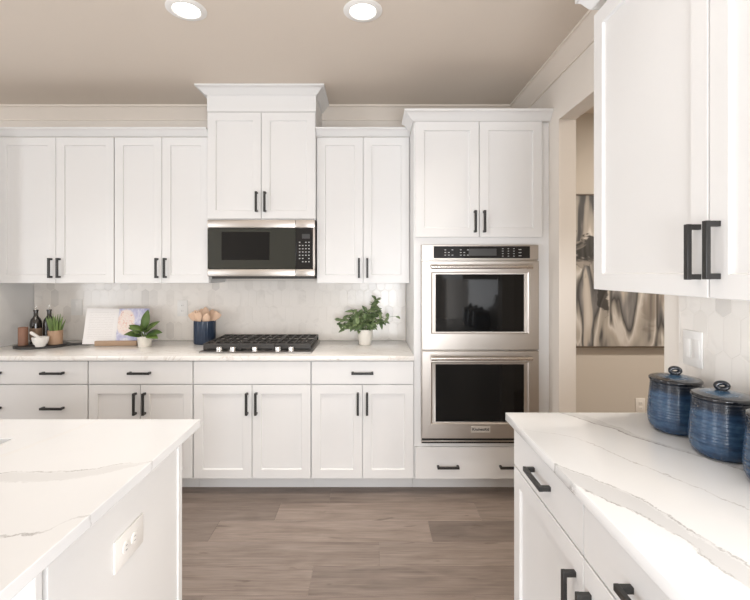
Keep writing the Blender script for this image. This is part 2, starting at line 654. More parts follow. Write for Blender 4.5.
def page_text_mat():
    m, nt, bs = new_mat('printed_recipe_page')
    N = NT(nt)
    sep = N.n('ShaderNodeSeparateXYZ')
    nt.links.new(N.objco(), sep.inputs[0])
    X, Z = sep.outputs[0], sep.outputs[2]
    row = N.math('FRACT', N.math('MULTIPLY', Z, 78.0))
    line = N.math('MULTIPLY', N.rng(row, .30, .38), N.rng(row, .62, .70, 1, 0))
    brk = N.rng(N.noise(N.mapping(N.objco(), (110, 1, 78)), 1.0, 1), .36, .44)
    inx = N.math('MULTIPLY', N.rng(X, -.200, -.198), N.rng(X, -.03, -.025, 1, 0))
    inz = N.math('MULTIPLY', N.rng(Z, .035, .037), N.rng(Z, .24, .242, 1, 0))
    f = N.math('MULTIPLY', N.math('MULTIPLY', line, brk), N.math('MULTIPLY', inx, inz))
    nt.links.new(N.mix(N.math('MULTIPLY', f, .22), c4(.87, .855, .85), c4(.40, .38, .37)), bs.inputs['Base Color'])
    bs.inputs['Roughness'].default_value = .7
    return m


def page_photo_mat():
    m, nt, bs = new_mat('floral_photo_page')
    N = NT(nt)
    co = N.objco()
    sep = N.n('ShaderNodeSeparateXYZ')
    nt.links.new(co, sep.inputs[0])
    X, Z = sep.outputs[0], sep.outputs[2]
    n = N.noise(co, 18, 4, .6, 1.0)
    bg = N.ramp(n, [(.3, c4(.36, .36, .60)), (.5, c4(.62, .62, .78)), (.65, c4(.80, .80, .86)), (.8, c4(.45, .45, .66))])
    cx = N.math('POWER', N.math('DIVIDE', N.math('SUBTRACT', X, .060), .072), 2.0)
    cz = N.math('POWER', N.math('DIVIDE', N.math('SUBTRACT', Z, .165), .10), 2.0)
    fl = N.rng(N.math('ADD', N.math('ADD', cx, cz), N.math('MULTIPLY', N.math('SUBTRACT', n, .5), 1.2)), .75, 1.05, 1, 0)
    petal = N.ramp(N.noise(co, 28, 3, .6, 2.0), [(.28, c4(.55, .22, .18)), (.40, c4(.84, .62, .55)), (.5, c4(.88, .82, .76)), (.72, c4(.82, .60, .58))])
    nt.links.new(N.mix(fl, bg, petal), bs.inputs['Base Color'])
    bs.inputs['Roughness'].default_value = .5
    return m


M['page_text'] = page_text_mat()
M['page_photo'] = page_photo_mat()

# ------------------------------------------------------------------ setting
CEIL = 2.775
BACK = 3.48
RW = 1.18       # right wall face
RT = 0.106      # right wall thickness
LW = -2.69      # left stub wall face
HALL = 3.60     # hall rear wall

# floor: planks as islands of one mesh
rnd = random.Random(5)
bmf = bmesh.new()
lay = bmf.faces.layers.float.new('tone')
PW, PL = 0.196, 1.22
known = {0: (-.26, [.30, .42]), -1: (-.563, [.35, .92, .45]), -2: (-.88, [.40, .95, .12]), -3: (.05, [.70, .62]), -4: (-.28, [.78, .42]), -5: (-.75, [.5, .6])}
for k in range(-36, 5):
    y0 = 2.746 + k * PW
    y1 = y0 + PW
    off = known[k][0] if k in known else rnd.uniform(0, PL)
    n0 = math.floor((-5.9 - off) / PL)
    n1 = math.ceil((4.1 - off) / PL)
    for n in range(n0, n1):
        x0, x1 = off + n * PL, off + (n + 1) * PL
        tone = rnd.uniform(.25, .8)
        if k in known:
            tl = known[k][1]
            if -1 <= n < -1 + len(tl):
                tone = tl[n + 1]
        x0, x1 = max(x0, -5.7), min(x1, 4.0)
        yy0, yy1 = y0, min(y1, 3.6)
        if x1 - x0 < .01 or yy1 - yy0 < .01:
            continue
        g, bv = .0004, .0022
        lo = [(x0 + g, yy0 + g), (x1 - g, yy0 + g), (x1 - g, yy1 - g), (x0 + g, yy1 - g)]
        hi = [(x0 + bv, yy0 + bv), (x1 - bv, yy0 + bv), (x1 - bv, yy1 - bv), (x0 + bv, yy1 - bv)]
        a = [bmf.verts.new((x, y, -.0012)) for x, y in lo]
        b = [bmf.verts.new((x, y, 0)) for x, y in hi]
        fs = [bmf.faces.new(b)]
        for i in range(4):
            fs.append(bmf.faces.new((a[i], a[(i + 1) % 4], b[(i + 1) % 4], b[i])))
        for f in fs:
            f[lay] = tone
base_mb = bmesh.new()
bmesh.ops.create_cube(base_mb, size=1)
for v in base_mb.verts:
    v.co = Vector((-5.7 + (v.co.x + .5) * 9.7, -4.3 + (v.co.y + .5) * 7.9, -.1 + (v.co.z + .5) * .0985))
tmp = bpy.data.meshes.new('tmp')
base_mb.to_mesh(tmp)
base_mb.free()
bmf.from_mesh(tmp)
fm = MB()
fm.bm.free()
fm.bm = bmf
struct(fm.build('floor', M['floor'], smooth=0))

struct(MB().box(-5.7, 4.0, -4.3, 3.7, CEIL, CEIL + .1).build('ceiling', M['ceiling'], smooth=0))
struct(MB().box(-5.7, RW + RT, BACK, BACK + .12, 0, CEIL).build('wall_back', M['wall'], smooth=0))
rw = MB()
rw.box(RW, RW + RT, -4.2, 1.74, 0, CEIL)
rw.box(RW, RW + RT, 1.74, 2.71, 2.415, CEIL)
rw.box(RW, RW + RT, 2.71, BACK, 0, CEIL)
struct(rw.build('wall_right', M['wall'], smooth=0))
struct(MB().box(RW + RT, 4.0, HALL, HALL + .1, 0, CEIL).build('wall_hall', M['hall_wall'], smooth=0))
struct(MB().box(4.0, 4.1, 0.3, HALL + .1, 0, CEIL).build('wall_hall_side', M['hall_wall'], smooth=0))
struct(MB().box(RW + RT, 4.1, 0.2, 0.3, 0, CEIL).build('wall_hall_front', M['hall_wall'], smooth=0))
# rear wall and far-left wall of the open-plan room, with window openings
def wall_with_openings(x0, x1, openings, z0, z1):
    """in local x; returns boxes (xa, xb, za, zb)"""
    out = []
    cur = x0
    for a, b in openings:
        out.append((cur, a, 0, CEIL))
        out.append((a, b, 0, z0))
        out.append((a, b, z1, CEIL))
        cur = b
    out.append((cur, x1, 0, CEIL))
    return out


rear = MB()
for xa, xb, za, zb in wall_with_openings(-5.7, RW + RT, [(-5.5, -4.3), (-1.1, 1.0)], .2, 2.42):
    rear.box(xa, xb, -4.3, -4.2, za, zb)
struct(rear.build('wall_rear', M['wall'], smooth=0))
far = MB()
for ya, yb, za, zb in wall_with_openings(-4.3, 3.7, [(-3.2, -1.2), (1.55, 3.25)], .45, 2.45):
    far.box(-5.8, -5.7, ya, yb, za, zb)
struct(far.build('wall_left', M['wall'], smooth=0))

# crown moulding along the ceiling
CROWN = [(0, -.10), (.010, -.10), (.011, -.088), (.022, -.072), (.042, -.044), (.062, -.022), (.074, -.014), (.084, -.013), (.084, 0), (0, 0)]
trim1 = MB().sweep([(-5.7, BACK), (RW, BACK), (RW, -4.2)], CROWN, CEIL - .0005)
struct(trim1.build('trim_1', M['trim'], smooth=25))
struct(MB().box(RW + RT, 4.0, HALL - .014, HALL, 0, .13, .003).build('baseboard_hall', M['trim']))


def picket_tiles(name, axis, u0, u1, z0, z1, plane, thick=.008, w=.066, h=.150):
    """elongated hexagon tiles clipped to a rectangle; axis 'x' = back wall facing -y, 'y' = right wall facing -x"""
    mb = bmesh.new()
    def P(u, z, d):
        return (u, plane - d, z) if axis == 'x' else (plane - d, u, z)
    tip = w * .30
    rowh = h - tip
    g = .0008
    def clip(poly, idx, val, keep_greater):
        out = []
        for i in range(len(poly)):
            a, b = poly[i], poly[(i + 1) % len(poly)]
            ia = (a[idx] >= val) if keep_greater else (a[idx] <= val)
            ib = (b[idx] >= val) if keep_greater else (b[idx] <= val)
            if ia:
                out.append(a)
            if ia != ib:
                t = (val - a[idx]) / (b[idx] - a[idx])
                out.append((a[0] + t * (b[0] - a[0]), a[1] + t * (b[1] - a[1])))
        return out
    r = 0
    z = z0 - h * .35
    while z < z1 + h:
        u = u0 - w + (w / 2 if r % 2 else 0)
        while u < u1 + w:
            hw, hh = w / 2 - g, h / 2 - g * 1.2
            poly = [(u - hw, z - hh + tip), (u, z - hh), (u + hw, z - hh + tip), (u + hw, z + hh - tip), (u, z + hh), (u - hw, z + hh - tip)]
            for idx, val, kg in ((0, u0, True), (0, u1, False), (1, z0, True), (1, z1, False)):
                if len(poly) >= 3:
                    poly = clip(poly, idx, val, kg)
            if len(poly) >= 3:
                cu = sum(p[0] for p in poly) / len(poly)
                cz = sum(p[1] for p in poly) / len(poly)
                if max(p[0] for p in poly) - min(p[0] for p in poly) > .006 and max(p[1] for p in poly) - min(p[1] for p in poly) > .006:
                    lo = [mb.verts.new(P(a, b, thick - .0006)) for a, b in poly]
                    k = .965
                    hi = [mb.verts.new(P(cu + (a - cu) * k, cz + (b - cz) * (1 - (1 - k) * .5), thick)) for a, b in poly]
                    mb.faces.new(hi)
                    for i in range(len(poly)):
                        j = (i + 1) % len(poly)
                        mb.faces.new((lo[i], lo[j], hi[j], hi[i]))
            u += w
        z += rowh
        r += 1
    bmesh.ops.recalc_face_normals(mb, faces=mb.faces)
    # face outwards
    for f in mb.faces:
        want = Vector((0, -1, 0)) if axis == 'x' else Vector((-1, 0, 0))
        if f.normal.dot(want) < -.2:
            f.normal_flip()
    me = bpy.data.meshes.new(name)
    m2 = MB()
    m2.bm.free()
    m2.bm = mb
    o = m2.build(name, M['tile'], smooth=20)
    g_ = MB()
    if axis == 'x':
        g_.box(u0, u1, plane - thick + .001, plane - .0005, z0, z1)
    else:
        g_.box(plane - thick + .001, plane - .0005, u0, u1, z0, z1)
    go = g_.build('grout', M['grout'], parent=o, smooth=0)
    struct(o)
    return o


picket_tiles('wall_back_tile', 'x', LW + .003, .285, .9145, 1.395, BACK)
picket_tiles('wall_right_tile', 'y', .45, 1.648, .9145, 1.395, RW)


# ------------------------------------------------------------------ cabinets
def handle_geo(cx, cz, y, vertical=True, L=.143):
    """bar pull with square posts, on a face at y looking towards -y"""
    mb = MB()
    t, out = .0150, .036
    if vertical:
        mb.box(cx - t / 2, cx + t / 2, y - out, y - out + t * .75, cz - L / 2, cz + L / 2, .0012)
        for s in (-1, 1):
            e = cz + s * (L / 2 - t / 2)
            mb.box(cx - t / 2 + .0005, cx + t / 2 - .0005, y - out + .002, y, e - t / 2 + .0005, e + t / 2 - .0005, .001)
    else:
        mb.box(cx - L / 2, cx + L / 2, y - out, y - out + t * .75, cz - t / 2, cz + t / 2, .0012)
        for s in (-1, 1):
            e = cx + s * (L / 2 - t / 2)
            mb.box(e - t / 2 + .0005, e + t / 2 - .0005, y - out + .002, y, cz - t / 2 + .0005, cz + t / 2 - .0005, .001)
    return mb


def shaker(x0, x1, z0, z1, y, th=.02, rail=.058, rec=.010):
    """door slab with recessed panel; y = back of the door, front is y - th"""
    mb = MB()
    b = mb.bm
    c = .0015
    yf = y - th

    def ring(ins, yy):
        return [b.verts.new(p) for p in ((x0 + ins, yy, z0 + ins), (x1 - ins, yy, z0 + ins), (x1 - ins, yy, z1 - ins), (x0 + ins, yy, z1 - ins))]
    rs = [ring(0, y), ring(0, yf + c), ring(c, yf), ring(rail, yf), ring(rail + .0015, yf + .0015), ring(rail + .004, yf + rec)]
    for a, d in zip(rs, rs[1:]):
        for i in range(4):
            b.faces.new((a[i], a[(i + 1) % 4], d[(i + 1) % 4], d[i]))
    b.faces.new(rs[-1])
    b.faces.new(rs[0][::-1])
    bmesh.ops.recalc_face_normals(b, faces=b.faces)
    return mb


CAB_CROWN = [(0, -.0005), (.008, -.0005), (.011, .002), (.016, .005), (.024, .014), (.044, .038), (.056, .046), (.066, .048), (.066, .062), (0, .062)]


def cabinet(name, label, cat, loc, rz, W, D, z0, z1, fronts, group=None, toe=False, crown=None, crown_path=None, frieze=0.0, side_skin=None):
    """local x 0..W, back at y=0, carcass face at y=-D, front faces at -D-0.02"""
    t = thing(name, label, cat, loc, rz, group)
    mb = MB()
    mb.box(.0008, W - .0008, -D, -.001, z0, z1)
    mb.build('carcass', M['cabinet'], t, smooth=0)
    if toe:
        MB().box(.0008, W - .0008, -D + .088, -.002, .0005, z0 - .0005).build('toe_kick', M['cabinet'], t, smooth=0)
    for f in fronts:
        kind, x0, x1, a0, a1 = f[:5]
        g = .0018
        if kind == 'door':
            d = shaker(x0 + g, x1 - g, a0 + g, a1 - g, -D - .0005).build('door', M['cabinet'], t, smooth=20)
        else:
            nm = 'drawer' if kind == 'drawer' else 'false_front'
            d = MB().box(x0 + g, x1 - g, -D - .0205, -D - .0005, a0 + g, a1 - g, .0015).build(nm, M['cabinet'], t, smooth=20)
        for (hx, hz, vert) in f[5]:
            handle_geo(hx, hz, -D - .0205, vert).build('handle', M['black'], d, smooth=20)
    if frieze:
        MB().box(-.0015, W + .0015, -D - .012, -.002, z1, z1 + frieze).build('frieze_board', M['cabinet'], t, smooth=0)
    if crown:
        zc, prof = crown
        MB().sweep(crown_path, prof, zc).build('crown', M['cabinet'], t, smooth=25)
    return t


XA, XB, XC, XD, XE = -1.845, -1.158, -.386, .288, 1.15
UB, UT = 1.380, 2.436        # uppers
BD, UD = .62, .33
BT = .884
TOE = .105


def two_doors(W, z0, z1, up=False, hz=None):
    m = W / 2
    if hz is None:
        hz = (z0 + .110) if up else (z1 - .121)
    return [('door', .002, m, z0, z1, [(m - .030, hz, True)]), ('door', m, W - .002, z0, z1, [(m + .030, hz, True)])]


# base run
G_BASE = 'white shaker base cabinets along the back wall'
DRZ = (.728, .878)
w = XA - LW - .003
cabinet('base_cabinet', 'white base cabinet of wide two-pull drawers, under the black board', 'cabinet', (LW + .003, BACK, 0), 0, w, BD, TOE, BT,
        [('drawer', .002, w - .002, DRZ[0], DRZ[1], [(w * .245, .803, False), (w * .735, .803, False)]),
         ('drawer', .002, w - .002, .425, .724, [(w * .245, .574, False), (w * .735, .574, False)]),
         ('drawer', .002, w - .002, TOE + .003, .421, [(w * .245, .29, False), (w * .735, .29, False)])], G_BASE, toe=True)
w = XB - XA
cabinet('base_cabinet', 'white base cabinet with one drawer and two shaker doors, under the open cookbook', 'cabinet', (XA, BACK, 0), 0, w, BD, TOE, BT,
        [('drawer', .002, w - .002, DRZ[0], DRZ[1], [(w / 2, .803, False)])] + two_doors(w, TOE + .003, .724), G_BASE, toe=True)
w = XC - XB
cabinet('base_cabinet', 'white base cabinet with plain panel above two shaker doors, under the gas cooktop', 'cabinet', (XB, BACK, 0), 0, w, BD, TOE, BT,
        [('false', .002, w - .002, DRZ[0], DRZ[1], [])] + two_doors(w, TOE + .003, .724), G_BASE, toe=True)
w = XD - XC
cabinet('base_cabinet', 'white base cabinet with one drawer and two doors, beside the double oven tower', 'cabinet', (XC, BACK, 0), 0, w, BD, TOE, BT,
        [('drawer', .002, w - .002, DRZ[0], DRZ[1], [(w / 2, .803, False)])] + two_doors(w, TOE + .003, .724), G_BASE, toe=True)

# upper run
G_UP = 'white shaker wall cabinets along the back wall'
w = XA - LW - .003
CAB_LOW = [(o, dz if dz <= 0 else dz * .80) for o, dz in CAB_CROWN]
cabinet('wall_cabinet', 'wide white two-door wall cabinet in the left corner, above the bottles', 'cabinet', (LW + .003, BACK, 0), 0, w, UD, UB, UT, two_doors(w, UB, UT - .001, True), G_UP,
        crown=(UT, CAB_LOW), crown_path=[(0, -UD - .02), (w, -UD - .02)])
w = XB - XA
cabinet('wall_cabinet', 'white two-door wall cabinet next to the microwave, above the cookbook', 'cabinet', (XA, BACK, 0), 0, w, UD, UB, UT, two_doors(w, UB, UT - .001, True), G_UP,
        crown=(UT, CAB_LOW), crown_path=[(0, -UD - .02), (w - .001, -UD - .02)])
w = XC - XB
MD = .38
cabinet('wall_cabinet', 'tall-set white two-door cabinet above the microwave reaching the ceiling', 'cabinet', (XB, BACK, 0), 0, w, MD, 1.834, 2.602, two_doors(w, 1.838, 2.597, True, 1.957), G_UP,
        crown=(2.7185, [(o, dz * .90) for o, dz in CAB_CROWN]),
        crown_path=[(0, -.002), (0, -MD - .012), (w, -MD - .012), (w, -.002)], frieze=.1175)
w = XD - XC
cabinet('wall_cabinet', 'white two-door wall cabinet between microwave and oven tower, above the trailing plant', 'cabinet', (XC, BACK, 0), 0, w, UD, UB, UT, two_doors(w, UB, UT - .001, True), G_UP,
        crown=(UT, CAB_LOW), crown_path=[(.001, -UD - .02), (w - .001, -UD - .02)])

PWID = .93
cabinet('pantry_cabinet', 'tall white cabinet closing the left end of the worktop', 'cabinet', (LW - PWID - .001, BACK, 0), 0, PWID, .62, TOE, UT,
        [('door', .002, PWID / 2, TOE + .003, UT - .001, [(PWID / 2 - .03, 1.15, True)]), ('door', PWID / 2, PWID - .002, TOE + .003, UT - .001, [(PWID / 2 + .03, 1.15, True)])], toe=True)

# oven tower: frame round the oven niche
OVX0, OVX1 = .334, 1.093
w = XE - XD
UB_T = UT + .0115
t = thing('oven_cabinet', 'tall white cabinet tower built around the stainless double oven', 'cabinet', (XD, BACK, 0), 0)
D = .62
mb = MB()
ox0, ox1 = OVX0 - XD + .004, OVX1 - XD - .004
mb.box(0.0008, ox0, -D, -.001, TOE, UB_T)
mb.box(ox1, w + .029, -D, -.001, TOE, UB_T)
mb.box(ox0, ox1, -D, -.001, TOE, .350)
mb.box(ox0, ox1, -D, -.001, 1.630, UB_T)
mb.box(ox0, ox1, -.03, -.001,   .350, 1.630)
mb.build('carcass', M['cabinet'], t, smooth=0)
MB().box(.0008, w + .029, -D + .088, -.002, .0005, TOE - .0005).build('toe_kick', M['cabinet'], t, smooth=0)
m = w / 2 - .004
for x0, x1, hx in ((.006, m, m - .03), (m, w - .022, m + .03)):
    d = shaker(x0 + .002, x1 - .002, 1.690, UB_T - .001, -D - .0005).build('door', M['cabinet'], t, smooth=20)
    handle_geo(hx, 1.79, -D - .0205).build('handle', M['black'], d, smooth=20)
d = MB().box(.008, w - .024, -D - .0205, -D - .0005, TOE + .003, .315, .0015).build('drawer', M['cabinet'], t, smooth=20)
for hx in (.220, .628):
    handle_geo(hx, .192, -D - .0205, False).build('handle', M['black'], d, smooth=20)
MB().sweep([(0, -.43), (0, -D - .012), (w + .0295, -D - .012)], CAB_CROWN, UT + .012).build('crown', M['cabinet'], t, smooth=25)

# right-hand run (faces -x): local x runs towards the camera
RY = 1.66
RWID = 1.11
UBR = 1.394
cabinet('wall_cabinet', 'big white two-door wall cabinet hanging above the blue canisters', 'cabinet', (RW, RY - .008, 0), -PI / 2, RWID, .31, UBR, UT,
        [('door', .002, RWID / 2 + .008, UBR, UT - .0, [(RWID / 2 - .022, 1.512, True)]), ('door', RWID / 2 + .008, RWID - .002, UBR, UT - .0, [(RWID / 2 + .040, 1.514, True)])],
        crown=(UT + .026, [(o * .72, dz) for o, dz in CAB_CROWN]), crown_path=[(0, -.002), (0, -.33), (RWID, -.33)])
RB = .61
m = RWID / 2 - .012
cabinet('base_cabinet', 'white base cabinet with two drawers over two doors, below the blue canisters', 'cabinet', (RW, RY, 0), -PI / 2, RWID, RB, TOE, BT,
        [('drawer', .002, m, DRZ[0], DRZ[1], [(m / 2, .800, False)]), ('drawer', m, RWID - .002, DRZ[0], DRZ[1], [(m + m / 2, .796, False)]),
         ('door', .002, m, TOE + .003, .724, [(m - .045, .590, True)]), ('door', m, RWID - .002, TOE + .003, .724, [(m + .035, .588, True)])], toe=True)

# ------------------------------------------------------------------ worktops
def worktop(name, x0, x1, y0, y1, mat, label):
    o = MB().box(x0, x1, y0, y1, BT + .0005, .914, .0016).build(name, mat, smooth=30)
    return tag(o, label, 'countertop')


worktop('countertop', LW + .001, XD - .001, 2.822, BACK - .0085, M['quartz_back'], 'long veined quartz countertop on the back wall cabinets, holding the cooktop')
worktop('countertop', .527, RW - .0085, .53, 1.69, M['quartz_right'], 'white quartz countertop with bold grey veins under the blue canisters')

IX0, IX1, IY0, IY1 = -3.1, -.63, .46, 1.612
SX0, SX1, SY0, SY1 = -1.95, -1.172, 1.00, 1.425
b = bmesh.new()
xs = [IX0, SX0, SX1, IX1]
ys = [IY0, SY0, SY1, IY1]
top = [[b.verts.new((x, y, .914)) for y in ys] for x in xs]
bot = [[b.verts.new((x, y, BT + .0005)) for y in ys] for x in xs]
for i in range(3):
    for j in range(3):
        if i == 1 and j == 1:
            continue
        b.faces.new((top[i][j], top[i + 1][j], top[i + 1][j + 1], top[i][j + 1]))
        b.faces.new((bot[i][j], bot[i][j + 1], bot[i + 1][j + 1], bot[i + 1][j]))
def wallq(a, c):
    (i, j), (k, l) = a, c
    b.faces.new((top[i][j], top[k][l], bot[k][l], bot[i][j]))
for i in range(3):
    wallq((i, 0), (i + 1, 0)); wallq((i, 3), (i + 1, 3)); wallq((0, i), (0, i + 1)); wallq((3, i), (3, i + 1))
wallq((1, 1), (2, 1)); wallq((2, 1), (2, 2)); wallq((2, 2), (1, 2)); wallq((1, 2), (1, 1))
bmesh.ops.recalc_face_normals(b, faces=b.faces)
isl = MB()
isl.bm.free()
isl.bm = b
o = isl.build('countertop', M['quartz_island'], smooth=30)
bv = o.modifiers.new('edge', 'BEVEL')
bv.width = .0016
bv.segments = 2
bv.limit_method = 'ANGLE'
tag(o, 'white quartz island countertop with grey veins and a sink cut-out', 'countertop')

# undermount sink
sk = thing('sink', 'grey undermount sink set into the island countertop', 'sink', ((SX0 + SX1) / 2, (SY0 + SY1) / 2, .66))
hx, hy = (SX1 - SX0) / 2, (SY1 - SY0) / 2
sb = MB()
th = .012
zt = BT - .66
sb.box(-hx - .02, hx + .02, -hy - .02, hy + .02, 0, th)
sb.box(-hx - .02, -hx - .004, -hy - .02, hy + .02, th, zt)
sb.box(hx + .004, hx + .02, -hy - .02, hy + .02, th, zt)
sb.box(-hx - .004, hx + .004, -hy - .02, -hy - .004, th, zt)
sb.box(-hx - .004, hx + .004, hy + .004, hy + .02, th, zt)
sb.build('basin', M['sink'], sk, smooth=0)
MB().lathe([(0, .0125), (.03, .0125), (.04, .0145), (.042, .0125)], 24).build('drain', M['chrome'], sk)

# island body
EX = -.684
isd = thing('island', 'white kitchen island base with framed end panel and power outlet', 'kitchen island', (-1.86, 1.24, 0))
def L(x, y):
    return x + 1.86, y - 1.24
ib = MB()
def ibox(mb, x0, x1, y0, y1, z0, z1, bev=0):
    mb.box(x0 + 1.86, x1 + 1.86, y0 - 1.24, y1 - 1.24, z0, z1, bev)
# carcass as a shell, open over the sink
ibox(ib, -3.04, EX - .012, .93, .948, .0005, BT)
ibox(ib, -3.04, EX - .012, 1.54, 1.558, TOE, BT)
ibox(ib, -3.04, -3.02, .948, 1.54, .0005, BT)
ibox(ib, EX - .03, EX - .012, .948, 1.54, .0005, BT)
ibox(ib, -3.02, EX - .03, .948, 1.54, .10, .118)
ibox(ib, -3.02, EX - .03, 1.47, 1.485, .0005, .10)
ib.build('carcass', M['cabinet'], isd, smooth=0)
ep = MB()
ibox(ep, EX - .012, EX - .006, .93, 1.552, .0005, BT)
ep.build('end_panel', M['cabinet'], isd, smooth=0)
for y0, y1 in ((.886, .906), (1.552, 1.58)):
    p = MB()
    ibox(p, EX - .042, EX, y0, y1, .0005, BT, .0015)
    p.build('corner_post', M['cabinet'], isd, smooth=20)
n_d = 5
dw = (3.02 + EX - .045) / n_d
for k in range(n_d):
    x0 = EX - .045 - (k + 1) * dw
    md = shaker(x0 + 1.86 + .002, x0 + dw + 1.86 - .002, TOE + .003, .878, 0)
    md.bm.transform(Matrix.Translation((0, 1.578 - 1.24, 0)) @ Matrix.Rotation(PI, 4, 'Z') @ Matrix.Translation((-(2 * (x0 + 1.86) + dw), 0, 0)))
    md.build('door', M['cabinet'], isd, smooth=20)

# ------------------------------------------------------------------ double oven
ov = thing('double_oven', 'stainless steel double wall oven with black glass doors', 'oven', ((OVX0 + OVX1) / 2, 2.84, .3425))
H0 = .336
W2 = (OVX1 - OVX0) / 2
def z(v):
    return v - H0
MB().box(-W2 + .006, W2 - .006, .022, .55, .011, z(1.62)).build('body', M['gap'], ov, smooth=0)
# trim frame behind the doors
MB().box(-W2, W2, -.006, -.0005, .0, z(1.632), .001).build('trim_frame', M['steel'], ov, smooth=20)
cp = MB().box(-W2 + .002, W2 - .002, -.030, -.006, z(1.534), z(1.630), .002).build('control_panel', M['steel'], ov, smooth=20)
MB().box(-W2 + .078, W2 - .058, -.0325, -.029, z(1.544), z(1.622), .001).build('control_glass', M['panel_black'], cp, smooth=20)
MB().box(-.075, .105, -.0333, -.032, z(1.560), z(1.606), .0005).build('display', M['lcd'], cp, smooth=0)
def button(parent, x0, x1, y0, y1, z0, z1):
    MB().box(x0, x1, y0, y1, z0, z1).build('button', M['legend'], parent, smooth=0)


for cx0 in (-.225, -.125):
    for i in range(3):
        for j in range(3):
            if (i + j) % 4 != 3:
                button(cp, cx0 + i * .023 - .007, cx0 + i * .023 + .004, -.0331, -.032, z(1.562 + j * .017), z(1.566 + j * .017))
for i in range(3):
    for j in range(4):
        button(cp, .145 + i * .036 - .004, .145 + i * .036 + .005, -.0331, -.032, z(1.556 + j * .016), z(1.5595 + j * .016))
for j in range(3):
    button(cp, .248, .266, -.0331, -.032, z(1.558 + j * .020), z(1.562 + j * .020))


def oven_door(za, zb, g0, g1, hz, badge):
    d = MB()
    x0, x1 = -W2 + .002, W2 - .002
    gx0, gx1 = -W2 + .090, W2 - .097
    y0, y1 = -.040, -.006
    # frame made of four rails around the glass
    r = d.bm
    def ring(ax0, ax1, az0, az1, yy):
        return [r.verts.new(p) for p in ((ax0, yy, az0), (ax1, yy, az0), (ax1, yy, az1), (ax0, yy, az1))]
    c = .003
    rs = [ring(x0, x1, z(za), z(zb), y1), ring(x0, x1, z(za), z(zb), y0 + c), ring(x0 + c, x1 - c, z(za) + c, z(zb) - c, y0),
          ring(gx0 - .030, gx1 + .030, z(g0) - .012, z(g1) + .016, y0), ring(gx0 - .022, gx1 + .022, z(g0) - .006, z(g1) + .010, y0 + .006),
          ring(gx0, gx1, z(g0), z(g1), y0 + .008)]
    for a, bq in zip(rs, rs[1:]):
        for i in range(4):
            r.faces.new((a[i], a[(i + 1) % 4], bq[(i + 1) % 4], bq[i]))
    r.faces.new(rs[0][::-1])
    bmesh.ops.recalc_face_normals(r, faces=r.faces)
    dd = d.build('door', M['steel'], ov, smooth=20)
    MB().box(gx0 - .001, gx1 + .001, y0 + .0085, y0 + .013, z(g0) - .001, z(g1) + .001).build('glass', M['window_black'], dd, smooth=0)
    hh = MB()
    pts = [(-W2 + .07, y0 - .045, z(hz)), (W2 - .04, y0 - .045, z(hz))]
    hh.tube([(-W2 + .055, y0 - .045, z(hz)), (0, y0 - .045, z(hz)), (W2 - .060, y0 - .045, z(hz))], .0125, 16)
    for sx in (-W2 + .075, W2 - .080):
        hh.box(sx - .014, sx + .014, y0 - .045, y0 - .0005, z(hz) - .011, z(hz) + .011, .003)
        hh.tube([(sx - .018, y0 - .045, z(hz)), (sx + .018, y0 - .045, z(hz))], .0145, 16)
    hh.build('handle', M['steel_bright'], dd, smooth=30)
    if badge:
        zb_ = z(.440)
        bd = MB().box(-.062, .062, y0 - .003, y0 - .0003, zb_ - .021, zb_ + .021, .001).build('badge', M['badge'], dd, smooth=0)
        fc = bpy.data.curves.new('lettering', 'FONT')
        fc.body = 'KitchenAid'
        fc.size = .024
        fc.align_x = 'CENTER'
        fc.align_y = 'CENTER'
        fc.extrude = .0003
        fc.offset = .0006
        fo = bpy.data.objects.new('lettering', fc)
        col.objects.link(fo)
        bpy.context.view_layer.update()
        me = bpy.data.meshes.new_from_object(fo.evaluated_get(bpy.context.evaluated_depsgraph_get()))
        bpy.data.objects.remove(fo)
        me.transform(Matrix.Translation((0, y0 - .0035, zb_)) @ Matrix.Rotation(PI / 2, 4, 'X'))
        me.materials.clear()
        me.materials.append(M['slot'])
        lo = bpy.data.objects.new('lettering', me)
        col.objects.link(lo)
        lo.parent = dd
oven_door(.953, 1.526, 1.068, 1.440, 1.487, False)
oven_door(.380, .944, .486, .858, .905, True)
vt = MB()
vt.box(-W2 + .004, W2 - .004, -.012, -.0062, .004, z(.376))
vt.build('bottom_vent', M['panel_black'], ov, smooth=0)
MB().box(-W2 + .004, W2 - .004, -.022, -.0065, z(.352), z(.360), .001).build('vent_bar', M['steel'], ov, smooth=20)

# ------------------------------------------------------------------ microwave
MWX = (XB + XC) / 2
mw = thing('microwave', 'stainless and black over-the-range microwave above the cooktop', 'microwave', (MWX, BACK, 1.413))
MW2 = .381
MF = -.376
MB().box(-MW2, MW2, MF, -.009, .018, .4185).build('body', M['panel_black'], mw, smooth=0)
MB().box(-MW2 + .02, MW2 - .01, MF + .006, -.012, .0, .018).build('bottom_vent', M['iron'], mw, smooth=0)
md = MB()
xs_ = .246
md.box(-MW2, xs_ - .001, MF - .026, MF - .0005, .070, .360, .002)
dd = md.build('door', M['glass_black'], mw, smooth=20)
for za, zb in ((.362, .4185), (.018, .068)):
    MB().box(-MW2, xs_ - .001, MF - .030, MF - .0005, za, zb, .004).build('steel_band', M['steel'], dd, smooth=30)
MB().box(-MW2 + .100, .060, MF - .0268, MF - .025, .133, .332, .0006).build('window', M['window_black'], dd, smooth=0)
cpn = MB().box(xs_ + .001, MW2 - .014, MF - .026, MF - .0005, .070, .360, .002).build('control_panel', M['panel_black'], mw, smooth=20)
for za, zb in ((.362, .4185), (.018, .068)):
    MB().box(xs_ + .001, MW2, MF - .030, MF - .0005, za, zb, .004).build('steel_band', M['steel'], cpn, smooth=30)
